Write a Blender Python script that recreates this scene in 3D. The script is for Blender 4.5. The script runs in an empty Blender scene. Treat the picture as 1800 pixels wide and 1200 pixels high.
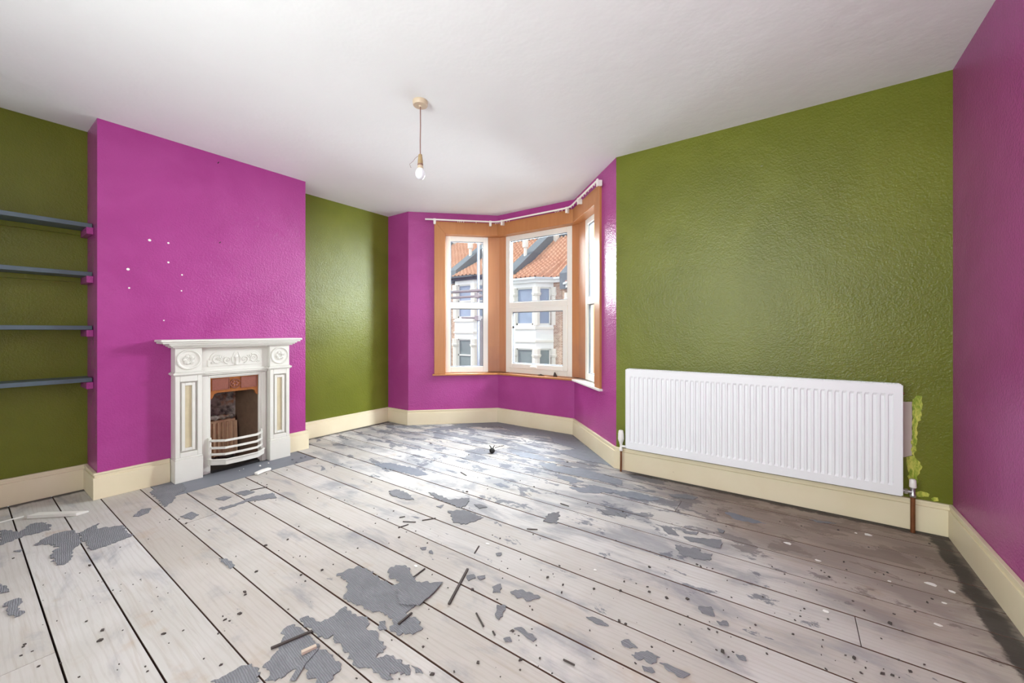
import bpy, bmesh, math, random
from mathutils import Vector

# ------------------------------------------------------------------ camera, world, lights, exposure
scene = bpy.context.scene
COL = scene.collection
F_PX, CX, CY, YAW, HC = 697.93, 900.0, 581.33, 0.61548, 1.1246
cam_d = bpy.data.cameras.new('camera')
cam_d.sensor_width = 36.0
cam_d.lens = F_PX * 36.0 / 1800.0
cam_d.shift_y = -(600.0 - CY) / 1800.0
cam_d.clip_start = 0.02
cam_d.clip_end = 300
cam = bpy.data.objects.new('camera', cam_d)
COL.objects.link(cam)
cam.location = (0, 0, HC)
cam.rotation_euler = (math.pi / 2, 0, YAW)
scene.camera = cam

world = bpy.data.worlds.new('overcast_sky')
scene.world = world
world.use_nodes = True
bg = world.node_tree.nodes['Background']
bg.inputs[0].default_value = (0.86, 0.93, 1.0, 1)
bg.inputs[1].default_value = 1.1

sun_d = bpy.data.lights.new('sun', 'SUN')
sun_d.energy = 2.3
sun_d.angle = math.radians(6)
sun_d.color = (1.0, 0.95, 0.87)
sun = bpy.data.objects.new('sun', sun_d)
COL.objects.link(sun)
sun.rotation_euler = (math.radians(48), 0, math.radians(-52))

vs = scene.view_settings
vs.view_transform = 'Standard'
vs.look = 'None'
vs.gamma = 1.0
vs.use_curve_mapping = False
vs.exposure = 0.58

FW = Vector((-math.sin(YAW), math.cos(YAW), 0))
RT = Vector((math.cos(YAW), math.sin(YAW), 0))
UP = Vector((0, 0, 1))
EYE = Vector((0, 0, HC))

# ------------------------------------------------------------------ room plan (metres)
H = 2.55
XA, XL, XR = -4.13, -3.803, 0.714
YB, YW = -0.75, 3.16
Y0, Y1 = 0.567, 1.959
P4, P5, P6, P7 = Vector((-3.753, YW)), Vector((-2.977, 3.91)), Vector((-1.936, 3.91)), Vector((-1.185, YW))
REC = 0.08            # window frames sit this far behind the bay wall faces
ZS, ZT = 0.612, 2.295   # sill top, head

def bay_frame(A, B):
    d = (B - A).normalized()
    return d, Vector((-d.y, d.x))      # along, outward

# daylight: soft sky light outside each bay window; fill light added behind an unseen rear opening
RW = (-2.0, 0.5, 0.9, 2.35)         # unseen window added in the back wall for fill light: x0, x1, z0, z1
def soft_area_light(nm, loc, aim, w, h, power, col):
    ld = bpy.data.lights.new(nm, 'AREA')
    ld.shape = 'RECTANGLE'
    ld.size, ld.size_y, ld.energy, ld.color = w, h, power, col
    lo = bpy.data.objects.new(nm, ld)
    COL.objects.link(lo)
    lo.location = loc
    lo.rotation_euler = Vector(aim).to_track_quat('-Z', 'Z').to_euler()
for nm, A, B, s0, s1, pw in (('daylight_left', P4, P5, 0.44, 0.96, 255), ('daylight_centre', P5, P6, 0.06, 0.97, 140), ('daylight_right', P6, P7, 0.12, 0.62, 470)):
    d, n = bay_frame(A, B)
    c = A + d * ((s0 + s1) / 2) + n * 0.95
    soft_area_light(nm, (c.x, c.y, 2.5), (-n.x, -n.y, -0.5), (s1 - s0) * 1.7, 2.4, pw, (0.89, 0.975, 1.0))
soft_area_light('fill_light_rear', ((RW[0] + RW[1]) / 2, YB - 0.5, (RW[2] + RW[3]) / 2), (0.0, 1.0, 0.45), RW[1] - RW[0], RW[3] - RW[2], 98, (0.93, 1.0, 0.97))  # added fill lamp, brightens the radiator side and right wall from behind

# ------------------------------------------------------------------ helpers
def ray(u, v):
    return FW + RT * ((u - CX) / F_PX) + UP * ((CY - v) / F_PX)

def fl(u, v, z=0.0):
    d = ray(u, v)
    return EYE + d * ((z - HC) / d.z)

def on_y(u, v, Y):
    d = ray(u, v)
    return EYE + d * (Y / d.y)

def on_x(u, v, X):
    d = ray(u, v)
    return EYE + d * (X / d.x)

def tag(o, label=None, cat=None, group=None, kind=None):
    if label: o['label'] = label
    if cat: o['category'] = cat
    if group: o['group'] = group
    if kind: o['kind'] = kind
    return o

def empty(name, loc):
    o = bpy.data.objects.new(name, None)
    o.empty_display_size = 0.05
    o.location = loc
    COL.objects.link(o)
    return o

def wloc(o):
    v = Vector(o.location)
    while o.parent:
        o = o.parent
        v += Vector(o.location)
    return v

class MB:
    def __init__(s):
        s.v = []; s.f = []
    def poly_prism(s, pts, z0, z1):
        n = len(pts); b = len(s.v)
        a = sum(pts[i][0] * pts[(i + 1) % n][1] - pts[(i + 1) % n][0] * pts[i][1] for i in range(n))
        if a < 0: pts = list(pts)[::-1]
        s.v += [(p[0], p[1], z0) for p in pts] + [(p[0], p[1], z1) for p in pts]
        s.f.append([b + i for i in range(n)][::-1]); s.f.append([b + n + i for i in range(n)])
        for i in range(n):
            j = (i + 1) % n
            s.f.append([b + i, b + j, b + n + j, b + n + i])
        return s
    def box(s, x0, x1, y0, y1, z0, z1):
        return s.poly_prism([(x0, y0), (x1, y0), (x1, y1), (x0, y1)], z0, z1)
    def hexa(s, q0, q1):
        """eight corners: two quads in matching order"""
        b = len(s.v); s.v += [tuple(p) for p in q0] + [tuple(p) for p in q1]
        s.f += [[b + 3, b + 2, b + 1, b], [b + 4, b + 5, b + 6, b + 7]]
        for i in range(4):
            j = (i + 1) % 4
            s.f.append([b + i, b + j, b + 4 + j, b + 4 + i])
        return s
    def tube(s, path, r, n=10, cap=True):
        path = [Vector(p) for p in path]
        rs = r if isinstance(r, (list, tuple)) else [r] * len(path)
        b = len(s.v)
        up = None
        for i, p in enumerate(path):
            t = (path[min(i + 1, len(path) - 1)] - path[max(i - 1, 0)]).normalized()
            if up is None:
                up = Vector((0, 0, 1)) if abs(t.z) < 0.9 else Vector((1, 0, 0))
            u = (up - t * up.dot(t)).normalized(); w = t.cross(u)
            up = u
            for k in range(n):
                a = 2 * math.pi * k / n
                s.v.append(tuple(p + (u * math.cos(a) + w * math.sin(a)) * rs[i]))
        for i in range(len(path) - 1):
            for k in range(n):
                k2 = (k + 1) % n
                s.f.append([b + i * n + k, b + i * n + k2, b + (i + 1) * n + k2, b + (i + 1) * n + k])
        if cap:
            s.f.append([b + k for k in range(n)][::-1])
            s.f.append([b + (len(path) - 1) * n + k for k in range(n)])
        return s
    def bar(s, path, w, h, up=(0, 0, 1)):
        """rectangular section swept along a path; w sideways, h along up"""
        path = [Vector(p) for p in path]; up = Vector(up); b = len(s.v)
        for i, p in enumerate(path):
            t = (path[min(i + 1, len(path) - 1)] - path[max(i - 1, 0)]).normalized()
            sd = t.cross(up).normalized(); u = sd.cross(t).normalized()
            k = 1.0
            if 0 < i < len(path) - 1:
                c = (path[i + 1] - p).normalized().dot((p - path[i - 1]).normalized())
                k = 1 / max(0.5, math.sqrt((1 + c) / 2))
            for a, e in ((-1, -1), (1, -1), (1, 1), (-1, 1)):
                s.v.append(tuple(p + sd * (a * w / 2 * k) + u * (e * h / 2)))
        for i in range(len(path) - 1):
            for k in range(4):
                k2 = (k + 1) % 4
                s.f.append([b + i * 4 + k, b + i * 4 + k2, b + (i + 1) * 4 + k2, b + (i + 1) * 4 + k])
        s.f.append([b + 3, b + 2, b + 1, b]); e = b + (len(path) - 1) * 4
        s.f.append([e, e + 1, e + 2, e + 3])
        return s
    def lathe(s, prof, c, axis='z', n=24, sy=1.0):
        """prof: (radius, height) pairs"""
        c = Vector(c); b = len(s.v)
        for r, h in prof:
            for k in range(n):
                a = 2 * math.pi * k / n
                p, q = r * math.cos(a), r * math.sin(a) * sy
                s.v.append(tuple(c + (Vector((p, q, h)) if axis == 'z' else Vector((h, p, q)))))
        m = len(prof)
        for i in range(m - 1):
            for k in range(n):
                k2 = (k + 1) % n
                s.f.append([b + i * n + k, b + i * n + k2, b + (i + 1) * n + k2, b + (i + 1) * n + k])
        s.f.append([b + k for k in range(n)][::-1]); s.f.append([b + (m - 1) * n + k for k in range(n)])
        return s
    def build(s, name, mat, parent=None, bevel=0.0, smooth=False, origin=None):
        me = bpy.data.meshes.new(name)
        if parent is not None:
            o0 = wloc(parent)
        elif origin is not None:
            o0 = Vector(origin)
        else:
            xs = [v[0] for v in s.v]; ys = [v[1] for v in s.v]; zs = [v[2] for v in s.v]
            o0 = Vector(((min(xs) + max(xs)) / 2, (min(ys) + max(ys)) / 2, min(zs)))
        me.from_pydata([(v[0] - o0.x, v[1] - o0.y, v[2] - o0.z) for v in s.v], [], s.f)
        bm = bmesh.new(); bm.from_mesh(me)
        bmesh.ops.recalc_face_normals(bm, faces=bm.faces)
        bm.to_mesh(me); bm.free()
        if smooth:
            for p in me.polygons: p.use_smooth = True
            me.set_sharp_from_angle(angle=math.radians(38))
        me.materials.append(mat)
        o = bpy.data.objects.new(name, me)
        COL.objects.link(o)
        if parent is not None: o.parent = parent
        else: o.location = o0
        if bevel:
            m = o.modifiers.new('bevel', 'BEVEL'); m.width = bevel; m.segments = 2
            m.limit_method = 'ANGLE'; m.angle_limit = math.radians(40)
        return o

def dup(o, loc, parent=None):
    c = o.copy(); COL.objects.link(c); c.location = loc; c.parent = parent
    return c

# ------------------------------------------------------------------ materials
def srgb(r, g, b):
    f = lambda c: ((c / 255) / 12.92) if c / 255 <= 0.04045 else ((c / 255 + 0.055) / 1.055) ** 2.4
    return (f(r), f(g), f(b), 1)

class NT:
    def __init__(s, name):
        s.m = bpy.data.materials.new(name); s.m.use_nodes = True
        s.t = s.m.node_tree; s.p = s.t.nodes['Principled BSDF']
    def n(s, typ, **kw):
        nd = s.t.nodes.new(typ)
        for k, v in kw.items():
            if k.startswith('i_'):
                key = k[2:]
                nd.inputs[int(key) if key.isdigit() else key].default_value = v
            else: setattr(nd, k, v)
        return nd
    def l(s, a, b): s.t.links.new(a, b)
    def pos(s): return s.n('ShaderNodeNewGeometry').outputs['Position']
    def mapping(s, src, scale=(1, 1, 1), loc=(0, 0, 0), rot=(0, 0, 0)):
        m = s.n('ShaderNodeMapping'); m.inputs['Scale'].default_value = scale; m.inputs['Location'].default_value = loc
        m.inputs['Rotation'].default_value = rot
        s.l(src, m.inputs['Vector']); return m.outputs[0]
    def noise(s, vec, scale, detail=4, rough=0.55, dist=0.0):
        nd = s.n('ShaderNodeTexNoise'); nd.inputs['Scale'].default_value = scale
        nd.inputs['Detail'].default_value = detail; nd.inputs['Roughness'].default_value = rough
        nd.inputs['Distortion'].default_value = dist
        s.l(vec, nd.inputs['Vector']); return nd.outputs['Fac']
    def math(s, op, a, b=None, clamp=False):
        nd = s.n('ShaderNodeMath', operation=op, use_clamp=clamp)
        for i, x in enumerate((a, b)):
            if x is None: continue
            if isinstance(x, (int, float)): nd.inputs[i].default_value = x
            else: s.l(x, nd.inputs[i])
        return nd.outputs[0]
    def step(s, x, a, b):
        nd = s.n('ShaderNodeMapRange', interpolation_type='SMOOTHSTEP')
        nd.inputs['From Min'].default_value = a; nd.inputs['From Max'].default_value = b
        s.l(x, nd.inputs['Value']); return nd.outputs[0]
    def mix(s, fac, a, b, blend='MIX'):
        nd = s.n('ShaderNodeMix', data_type='RGBA', blend_type=blend)
        if isinstance(fac, (int, float)): nd.inputs[0].default_value = fac
        else: s.l(fac, nd.inputs[0])
        for i, x in ((6, a), (7, b)):
            if isinstance(x, (tuple, list)): nd.inputs[i].default_value = x
            else: s.l(x, nd.inputs[i])
        return nd.outputs[2]
    def bump(s, h, strength, dist=0.01):
        nd = s.n('ShaderNodeBump'); nd.inputs['Strength'].default_value = strength; nd.inputs['Distance'].default_value = dist
        s.l(h, nd.inputs['Height']); s.l(nd.outputs[0], s.p.inputs['Normal'])
    def col(s, c):
        if isinstance(c, (tuple, list)): s.p.inputs['Base Color'].default_value = c
        else: s.l(c, s.p.inputs['Base Color'])
    def set(s, rough=None, metal=None, spec=None):
        if rough is not None:
            if isinstance(rough, (int, float)): s.p.inputs['Roughness'].default_value = rough
            else: s.l(rough, s.p.inputs['Roughness'])
        if metal is not None: s.p.inputs['Metallic'].default_value = metal
        if spec is not None: s.p.inputs['Specular IOR Level'].default_value = spec
        return s

def paint(name, c, rough=0.5, var=0.12, scale=6, bump=0.0, bscale=60, bdist=0.01, spec=0.5, metal=0.0):
    t = NT(name); P = t.pos()
    n = t.noise(P, scale, 3)
    dark = tuple(x * (1 - var) for x in c[:3]) + (1,); lite = tuple(min(1, x * (1 + var)) for x in c[:3]) + (1,)
    t.col(t.mix(n, dark, lite)); t.set(rough, metal, spec)
    if bump: t.bump(t.noise(P, bscale, 3, 0.6), bump, bdist)
    return t.m

def wall_paint(name, c, c2, rough, bump):
    """embossed wallpaper under emulsion: fine dimples and patchy roller work"""
    t = NT(name); P = t.pos()
    big = t.noise(P, 1.7, 3, 0.6, 0.4)
    t.col(t.mix(t.step(big, 0.35, 0.68), c, c2))
    v = t.n('ShaderNodeTexVoronoi', feature='SMOOTH_F1'); v.inputs['Scale'].default_value = 75; t.l(P, v.inputs['Vector'])
    h = t.math('ADD', t.math('MULTIPLY', v.outputs['Distance'], 0.7), t.noise(P, 130, 2, 0.6))
    h = t.math('ADD', h, t.math('MULTIPLY', t.noise(P, 9, 3), 1.2))
    t.bump(h, bump, 0.012)
    t.set(rough, 0, 0.32)
    return t.m

M = {}
M['green'] = wall_paint('green_emulsion', srgb(102, 108, 30), srgb(112, 118, 38), 0.30, 0.20)
M['purple'] = wall_paint('purple_emulsion', srgb(164, 62, 134), srgb(172, 70, 142), 0.25, 0.30)
M['ceiling'] = paint('ceiling_white', (0.87, 0.875, 0.87, 1), 0.8, 0.03, 2.5, 0.13, 7, 0.03)
M['plain'] = paint('cream_plaster', (0.80, 0.79, 0.77, 1), 0.8, 0.04, 3)

def cream():
    t = NT('cream_gloss'); P = t.pos()
    n = t.noise(P, 3.0, 4)
    c = t.mix(n, srgb(224, 208, 172), srgb(240, 230, 204))
    chips = t.step(t.noise(P, 26, 5, 0.7), 0.735, 0.76)
    c = t.mix(chips, c, srgb(120, 88, 60))
    t.col(c); t.set(0.42, 0, 0.5); t.bump(t.noise(P, 30, 4), 0.1, 0.004)
    return t.m
M['cream'] = cream()

def iron_white():
    t = NT('white_gloss_on_iron'); P = t.pos()
    c = t.mix(t.noise(P, 5, 4), srgb(216, 212, 202), srgb(228, 226, 220))
    chips = t.step(t.noise(P, 60, 5, 0.7), 0.74, 0.77)
    c = t.mix(chips, c, srgb(130, 95, 60))
    t.col(c); t.set(0.4, 0, 0.5); t.bump(t.noise(P, 60, 3), 0.08, 0.003)
    return t.m
M['iron_white'] = iron_white()
M['cream_old'] = paint('yellowed_gloss', srgb(206, 192, 160), 0.5, 0.15, 14)

def planks():
    t = NT('worn_floorboard'); P = t.pos()
    oi = t.n('ShaderNodeObjectInfo').outputs['Random']
    cmb = t.n('ShaderNodeCombineXYZ'); t.l(t.math('MULTIPLY', oi, 37.0), cmb.inputs[0]); t.l(t.math('MULTIPLY', oi, 11.0), cmb.inputs[1])
    add = t.n('ShaderNodeVectorMath', operation='ADD'); t.l(P, add.inputs[0]); t.l(cmb.outputs[0], add.inputs[1])
    Q = add.outputs[0]
    sep = t.n('ShaderNodeSeparateXYZ'); t.l(P, sep.inputs[0]); X, Y = sep.outputs[0], sep.outputs[1]
    g1 = t.noise(t.mapping(Q, (1.6, 26, 1)), 1.0, 5, 0.6, 1.6)
    g2 = t.noise(t.mapping(Q, (5, 110, 1)), 1.0, 3, 0.6, 0.6)
    w = t.n('ShaderNodeTexWave', wave_type='BANDS', bands_direction='Y'); w.inputs['Scale'].default_value = 9
    w.inputs['Distortion'].default_value = 9; w.inputs['Detail'].default_value = 2.5; w.inputs['Detail Scale'].default_value = 0.6
    t.l(t.mapping(Q, (0.35, 1.6, 1)), w.inputs['Vector'])
    base = t.mix(t.step(t.noise(Q, 1.3, 4, 0.6, 0.5), 0.32, 0.68), srgb(198, 195, 190), srgb(213, 211, 209))
    tint = t.mix(oi, srgb(232, 226, 220), srgb(255, 255, 255))
    base = t.mix(1.0, base, tint, 'MULTIPLY')
    c = t.mix(t.math('MULTIPLY', t.step(g1, 0.50, 0.75), 0.40), base, srgb(168, 154, 136))
    c = t.mix(t.math('MULTIPLY', t.step(g2, 0.55, 0.75), 0.22), c, srgb(140, 126, 112))
    c = t.mix(t.math('MULTIPLY', t.step(w.outputs['Fac'], 0.70, 0.95), 0.12), c, srgb(150, 138, 124))
    # brown scuffs
    sc = t.step(t.noise(Q, 4.5, 4, 0.6), 0.60, 0.74)
    c = t.mix(t.math('MULTIPLY', sc, 0.35), c, srgb(172, 144, 112))
    # grey backing residue, more of it towards the bay and the middle of the floor
    far = t.math('MULTIPLY', t.step(Y, 0.9, 3.3), 0.17)
    res = t.math('ADD', t.noise(t.mapping(P, (1.5, 3.6, 1), (3.1, 0.7, 0)), 1.5, 7, 0.62, 0.5), far)
    soft = t.math('MULTIPLY', t.step(res, 0.52, 0.72), 0.60)
    c = t.mix(soft, c, srgb(120, 122, 132))
    hard = t.math('MULTIPLY', t.step(t.math('ADD', t.noise(t.mapping(P, (1.2, 2.2, 1), (0.3, 2.9, 0)), 3.0, 8, 0.68, 0.3), far), 0.665, 0.69), 0.75)
    c = t.mix(hard, c, srgb(92, 96, 108))
    # small black flecks everywhere
    fk = t.step(t.noise(t.mapping(P, (1, 1.6, 1)), 38, 6, 0.75), 0.672, 0.705)
    c = t.mix(t.math('MULTIPLY', fk, 0.75), c, srgb(62, 58, 58))
    # bare brown boards plus some painted light falloff along radiator and right-hand walls
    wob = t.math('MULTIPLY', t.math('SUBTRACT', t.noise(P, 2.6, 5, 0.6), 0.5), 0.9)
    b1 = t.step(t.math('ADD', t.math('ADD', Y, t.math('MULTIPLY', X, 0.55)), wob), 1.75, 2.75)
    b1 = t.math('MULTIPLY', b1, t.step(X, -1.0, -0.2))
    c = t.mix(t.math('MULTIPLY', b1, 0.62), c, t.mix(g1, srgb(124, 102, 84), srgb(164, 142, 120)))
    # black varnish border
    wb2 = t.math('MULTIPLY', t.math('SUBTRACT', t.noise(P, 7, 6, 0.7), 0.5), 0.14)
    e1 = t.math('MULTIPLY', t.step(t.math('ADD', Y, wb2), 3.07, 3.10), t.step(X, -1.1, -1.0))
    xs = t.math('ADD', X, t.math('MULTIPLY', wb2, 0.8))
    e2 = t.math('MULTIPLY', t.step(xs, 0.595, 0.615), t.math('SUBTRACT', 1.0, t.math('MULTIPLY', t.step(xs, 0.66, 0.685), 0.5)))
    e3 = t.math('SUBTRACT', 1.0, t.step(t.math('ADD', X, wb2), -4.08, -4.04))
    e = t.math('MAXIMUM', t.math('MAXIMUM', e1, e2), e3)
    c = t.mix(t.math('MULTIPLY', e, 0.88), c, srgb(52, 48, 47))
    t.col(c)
    t.set(0.58, 0, 0.3)
    t.bump(t.math('ADD', g1, t.math('MULTIPLY', g2, 0.6)), 0.22, 0.004)
    return t.m
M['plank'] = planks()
M['plank_edge'] = paint('dirty_board_edge', srgb(92, 64, 52), 0.9, 0.35, 14)
M['under'] = paint('dark_gap', srgb(38, 26, 22), 0.9, 0.3, 20)

def underlay():
    t = NT('grey_felt_backing'); P = t.pos()
    w = t.n('ShaderNodeTexWave', wave_type='BANDS', bands_direction='Y'); w.inputs['Scale'].default_value = 48
    w.inputs['Distortion'].default_value = 3.5; w.inputs['Detail'].default_value = 3; w.inputs['Detail Scale'].default_value = 2.0
    t.l(t.mapping(P, (0.4, 1, 1), rot=(0, 0, 0.25)), w.inputs['Vector'])
    c = t.mix(t.noise(P, 14, 4), srgb(120, 121, 125), srgb(152, 152, 156))
    c = t.mix(t.math('MULTIPLY', w.outputs['Fac'], 0.45), c, srgb(98, 98, 103))
    t.col(c); t.set(0.85, 0, 0.25); t.bump(w.outputs['Fac'], 0.5, 0.003)
    return t.m
M['underlay'] = underlay()
M['residue'] = paint('blue_grey_residue', srgb(118, 122, 132), 0.6, 0.25, 22, 0.2, 60, 0.003)
M['hearth'] = paint('grey_hearth', srgb(122, 124, 132), 0.6, 0.14, 9, 0.15, 25, 0.004)

def wood():
    t = NT('orange_varnished_wood'); P = t.pos()
    g = t.noise(t.mapping(P, (16, 16, 1.2)), 1.2, 4, 0.6, 0.8)
    c = t.mix(g, srgb(168, 106, 60), srgb(192, 132, 82))
    t.col(c); t.set(0.38, 0, 0.5); t.bump(g, 0.05, 0.003)
    return t.m
M['wood'] = wood()
def wood_post():
    t = NT('weathered_post_wood'); P = t.pos()
    g = t.noise(t.mapping(P, (16, 16, 1.2)), 1.2, 4, 0.6, 0.8)
    c = t.mix(g, srgb(176, 114, 72), srgb(198, 138, 92))
    sep = t.n('ShaderNodeSeparateXYZ'); t.l(P, sep.inputs[0])
    st = t.step(t.math('ADD', sep.outputs[2], t.math('MULTIPLY', t.noise(P, 6, 4), 0.7)), 1.55, 0.85)
    c = t.mix(t.math('MULTIPLY', st, 0.6), c, srgb(150, 104, 88))
    t.col(c); t.set(0.42, 0, 0.5)
    return t.m
M['post'] = wood_post()
M['upvc'] = paint('white_upvc', srgb(232, 230, 224), 0.32, 0.02, 4)
M['gasket'] = paint('grey_gasket', srgb(120, 126, 136), 0.6)
M['white_plastic'] = paint('white_plastic', srgb(238, 234, 228), 0.35, 0.03, 8)
M['radiator'] = paint('white_enamel', srgb(238, 239, 241), 0.3, 0.01, 4)
M['shelf'] = paint('slate_blue_paint', srgb(82, 96, 104), 0.42, 0.08, 10)
M['copper_pipe'] = paint('tarnished_copper', srgb(126, 78, 48), 0.45, 0.3, 30, metal=0.5)
M['chrome'] = paint('dull_chrome', srgb(190, 190, 190), 0.3, 0.1, 20, metal=0.9)
M['beige'] = paint('aged_beige_plastic', srgb(202, 182, 156), 0.4, 0.08, 30)
M['beige_dark'] = paint('brown_aged_plastic', srgb(166, 140, 100), 0.45, 0.15, 60)
M['cord'] = paint('brown_flex', srgb(136, 100, 88), 0.6)
M['bulb'] = paint('frosted_bulb', srgb(236, 238, 242), 0.25, 0.01, 5)
M['black'] = paint('blackened', srgb(30, 28, 28), 0.7, 0.3, 30)
M['soot'] = paint('soot', srgb(98, 76, 60), 0.85, 0.4, 16, 0.3, 40, 0.01)
M['darkwood'] = paint('dark_splinter', srgb(74, 66, 62), 0.8, 0.3, 60)
M['palewood'] = paint('pale_splinter', srgb(206, 186, 168), 0.7, 0.15, 60)
M['whitechip'] = paint('white_chip', srgb(238, 235, 230), 0.6, 0.04, 30)
M['bare_plaster'] = paint('bare_plaster', srgb(196, 182, 170), 0.85, 0.05, 12)
def brushed():
    t = NT('lime_brush_marks'); P = t.pos()
    g = t.noise(t.mapping(P, (60, 60, 22), rot=(0, 0.6, 0)), 1, 4, 0.7)
    t.col(t.mix(t.step(g, 0.35, 0.65), srgb(122, 148, 18), srgb(206, 204, 92))); t.set(0.5)
    return t.m
M['lime'] = brushed()

def rust():
    t = NT('rusted_fireback'); P = t.pos()
    n = t.noise(P, 16, 6, 0.7)
    c = t.mix(t.step(n, 0.35, 0.6), srgb(72, 66, 64), srgb(160, 150, 142))
    c = t.mix(t.step(t.noise(P, 9, 4), 0.55, 0.7), c, srgb(150, 98, 66))
    t.col(c); t.set(0.8); t.bump(n, 0.4, 0.01)
    return t.m
M['rust'] = rust()
M['firebrick'] = paint('scorched_firebrick', srgb(178, 144, 116), 0.85, 0.25, 18, 0.3, 40, 0.006)
def copper():
    t = NT('copper_hood'); P = t.pos()
    n = t.noise(P, 30, 5, 0.7)
    c = t.mix(n, srgb(132, 74, 40), srgb(196, 128, 70))
    t.col(c); t.set(0.42, 0.55); t.bump(n, 0.25, 0.004)
    return t.m
M['copper'] = copper()
M['copper_panel'] = paint('copper_panel', srgb(146, 92, 78), 0.45, 0.25, 50, 0.4, 70, 0.004, metal=0.4)

def glass():
    t = NT('window_glass')
    for nd in list(t.t.nodes): t.t.nodes.remove(nd)
    out = t.n('ShaderNodeOutputMaterial')
    tr = t.n('ShaderNodeBsdfTransparent'); tr.inputs[0].default_value = (0.96, 0.97, 0.97, 1)
    gl = t.n('ShaderNodeBsdfGlossy'); gl.inputs['Roughness'].default_value = 0.02
    lw = t.n('ShaderNodeLayerWeight'); lw.inputs[0].default_value = 0.5
    fr = t.math('ADD', t.math('MULTIPLY', t.math('POWER', lw.outputs['Facing'], 5.0), 0.7), 0.03)
    m1 = t.n('ShaderNodeMixShader'); t.l(fr, m1.inputs[0]); t.l(tr.outputs[0], m1.inputs[1]); t.l(gl.outputs[0], m1.inputs[2])
    t.l(m1.outputs[0], out.inputs[0])
    return t.m
M['glass'] = glass()
# street
M['render'] = paint('painted_render', srgb(244, 243, 240), 0.8, 0.06, 1.2)
def brick():
    t = NT('brown_brickwork'); P = t.pos()
    b = t.n('ShaderNodeTexBrick'); b.inputs['Scale'].default_value = 4.4
    b.inputs['Color1'].default_value = srgb(168, 132, 112); b.inputs['Color2'].default_value = srgb(204, 176, 156); b.inputs['Mortar'].default_value = srgb(214, 204, 194)
    t.l(t.mapping(P, rot=(math.pi / 2, 0, 0)), b.inputs['Vector'])
    t.col(b.outputs['Color']); t.set(0.9)
    return t.m
M['brick'] = brick()
def tile():
    t = NT('clay_roof_tiles'); P = t.pos()
    c = t.mix(t.noise(P, 1.1, 5, 0.7), srgb(186, 130, 102), srgb(226, 184, 156))
    c = t.mix(t.math('MULTIPLY', t.noise(P, 9, 3), 0.35), c, srgb(150, 100, 80))
    t.col(c); t.set(0.85)
    return t.m
M['tile'] = tile()
M['parapet'] = paint('dark_cement_parapet', srgb(112, 120, 128), 0.9, 0.15, 2)
M['fascia'] = paint('dark_fascia', srgb(70, 76, 88), 0.6)
M['gutter'] = paint('grey_gutter', srgb(206, 208, 212), 0.5)
M['curtain'] = paint('window_with_net_curtain', srgb(150, 164, 186), 0.15, 0.25, 1.4)
M['darkpane'] = paint('dark_window_glass', srgb(130, 140, 142), 0.1, 0.3, 1.3)
M['stone'] = paint('cream_stone_trim', srgb(238, 232, 222), 0.85, 0.06, 2)
M['pot'] = paint('ochre_chimney_pot', srgb(182, 148, 92), 0.85, 0.15, 3)
M['scaffold'] = paint('galvanised_tube', srgb(150, 162, 176), 0.4, 0.12, 6, metal=0.4)
M['board'] = paint('weathered_scaffold_board', srgb(116, 116, 120), 0.8, 0.15, 4)
M['yellow'] = paint('yellow_tag', srgb(226, 200, 70), 0.5)
M['asphalt'] = paint('asphalt', srgb(110, 110, 112), 0.95, 0.1, 2)

# ------------------------------------------------------------------ setting: walls, ceiling
def struct(o, label, cat):
    return tag(o, label, cat, kind='structure')

T = 0.2
struct(MB().box(XA - T, XA, YB, YW + T, 0, H).build('wall_left', M['green']), 'green textured alcove wall on both sides of the chimney breast', 'wall')
FO0, FO1, FOZ = 1.16, 1.56, 0.78     # opening in the chimney breast
mb = MB()
mb.box(XA, XL, Y0, FO0, 0, H); mb.box(XA, XL, FO1, Y1, 0, H); mb.box(XA, XL, FO0, FO1, FOZ, H)
chim = struct(mb.build('wall_chimney_breast', M['purple']), 'purple chimney breast standing out from the left wall behind the fireplace', 'wall')
struct(MB().poly_prism([(XA, YW), tuple(P4), (P4.x - T * 0.41, YW + T), (XA, YW + T)], 0, H).build('wall_front_left', M['purple']), 'narrow shaded purple wall strip left of the bay', 'wall')
wr = struct(MB().poly_prism([tuple(P7), (XR, YW), (XR, YW + T), (P7.x + T * 0.41, YW + T)], 0, H).build('wall_front_right', M['green']), 'wide green textured wall behind the white radiator', 'wall')
struct(MB().box(XR, XR + T, YB, YW + T, 0, H).build('wall_right', M['purple']), 'purple wall at the right edge of the room', 'wall')
mb = MB()
mb.box(XA - T, RW[0], YB - T, YB, 0, H); mb.box(RW[1], XR + T, YB - T, YB, 0, H); mb.box(RW[0], RW[1], YB - T, YB, 0, RW[2]); mb.box(RW[0], RW[1], YB - T, YB, RW[3], H)
struct(mb.build('wall_back', M['plain']), 'plain pale wall behind the viewer', 'wall')
struct(MB().box(-9, 6, -4.2, -3.9, -3.5, 7.0).build('wall_sun_blocker', M['plain']), 'tall unseen pale wall added beyond the rear window to keep the sun out', 'wall')  # unseen wall added to stop sun entering from the rear
w4 = struct(empty('window_4', ((RW[0] + RW[1]) / 2, YB - 0.1, RW[2])), 'wide unseen rear window added behind the viewer to let fill light in', 'window')  # unseen window, added so the rear fill light can enter
mb = MB(); xm = (RW[0] + RW[1]) / 2
for x0_, x1_ in ((RW[0], RW[0] + .06), (xm - .03, xm + .03), (RW[1] - .06, RW[1])): mb.box(x0_, x1_, YB - .13, YB - .07, RW[2], RW[3])
for x0_, x1_ in ((RW[0] + .06, xm - .03), (xm + .03, RW[1] - .06)):
    mb.box(x0_, x1_, YB - .13, YB - .07, RW[2], RW[2] + .06); mb.box(x0_, x1_, YB - .13, YB - .07, RW[3] - .06, RW[3])
mb.build('frame', M['upvc'], w4)
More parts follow.
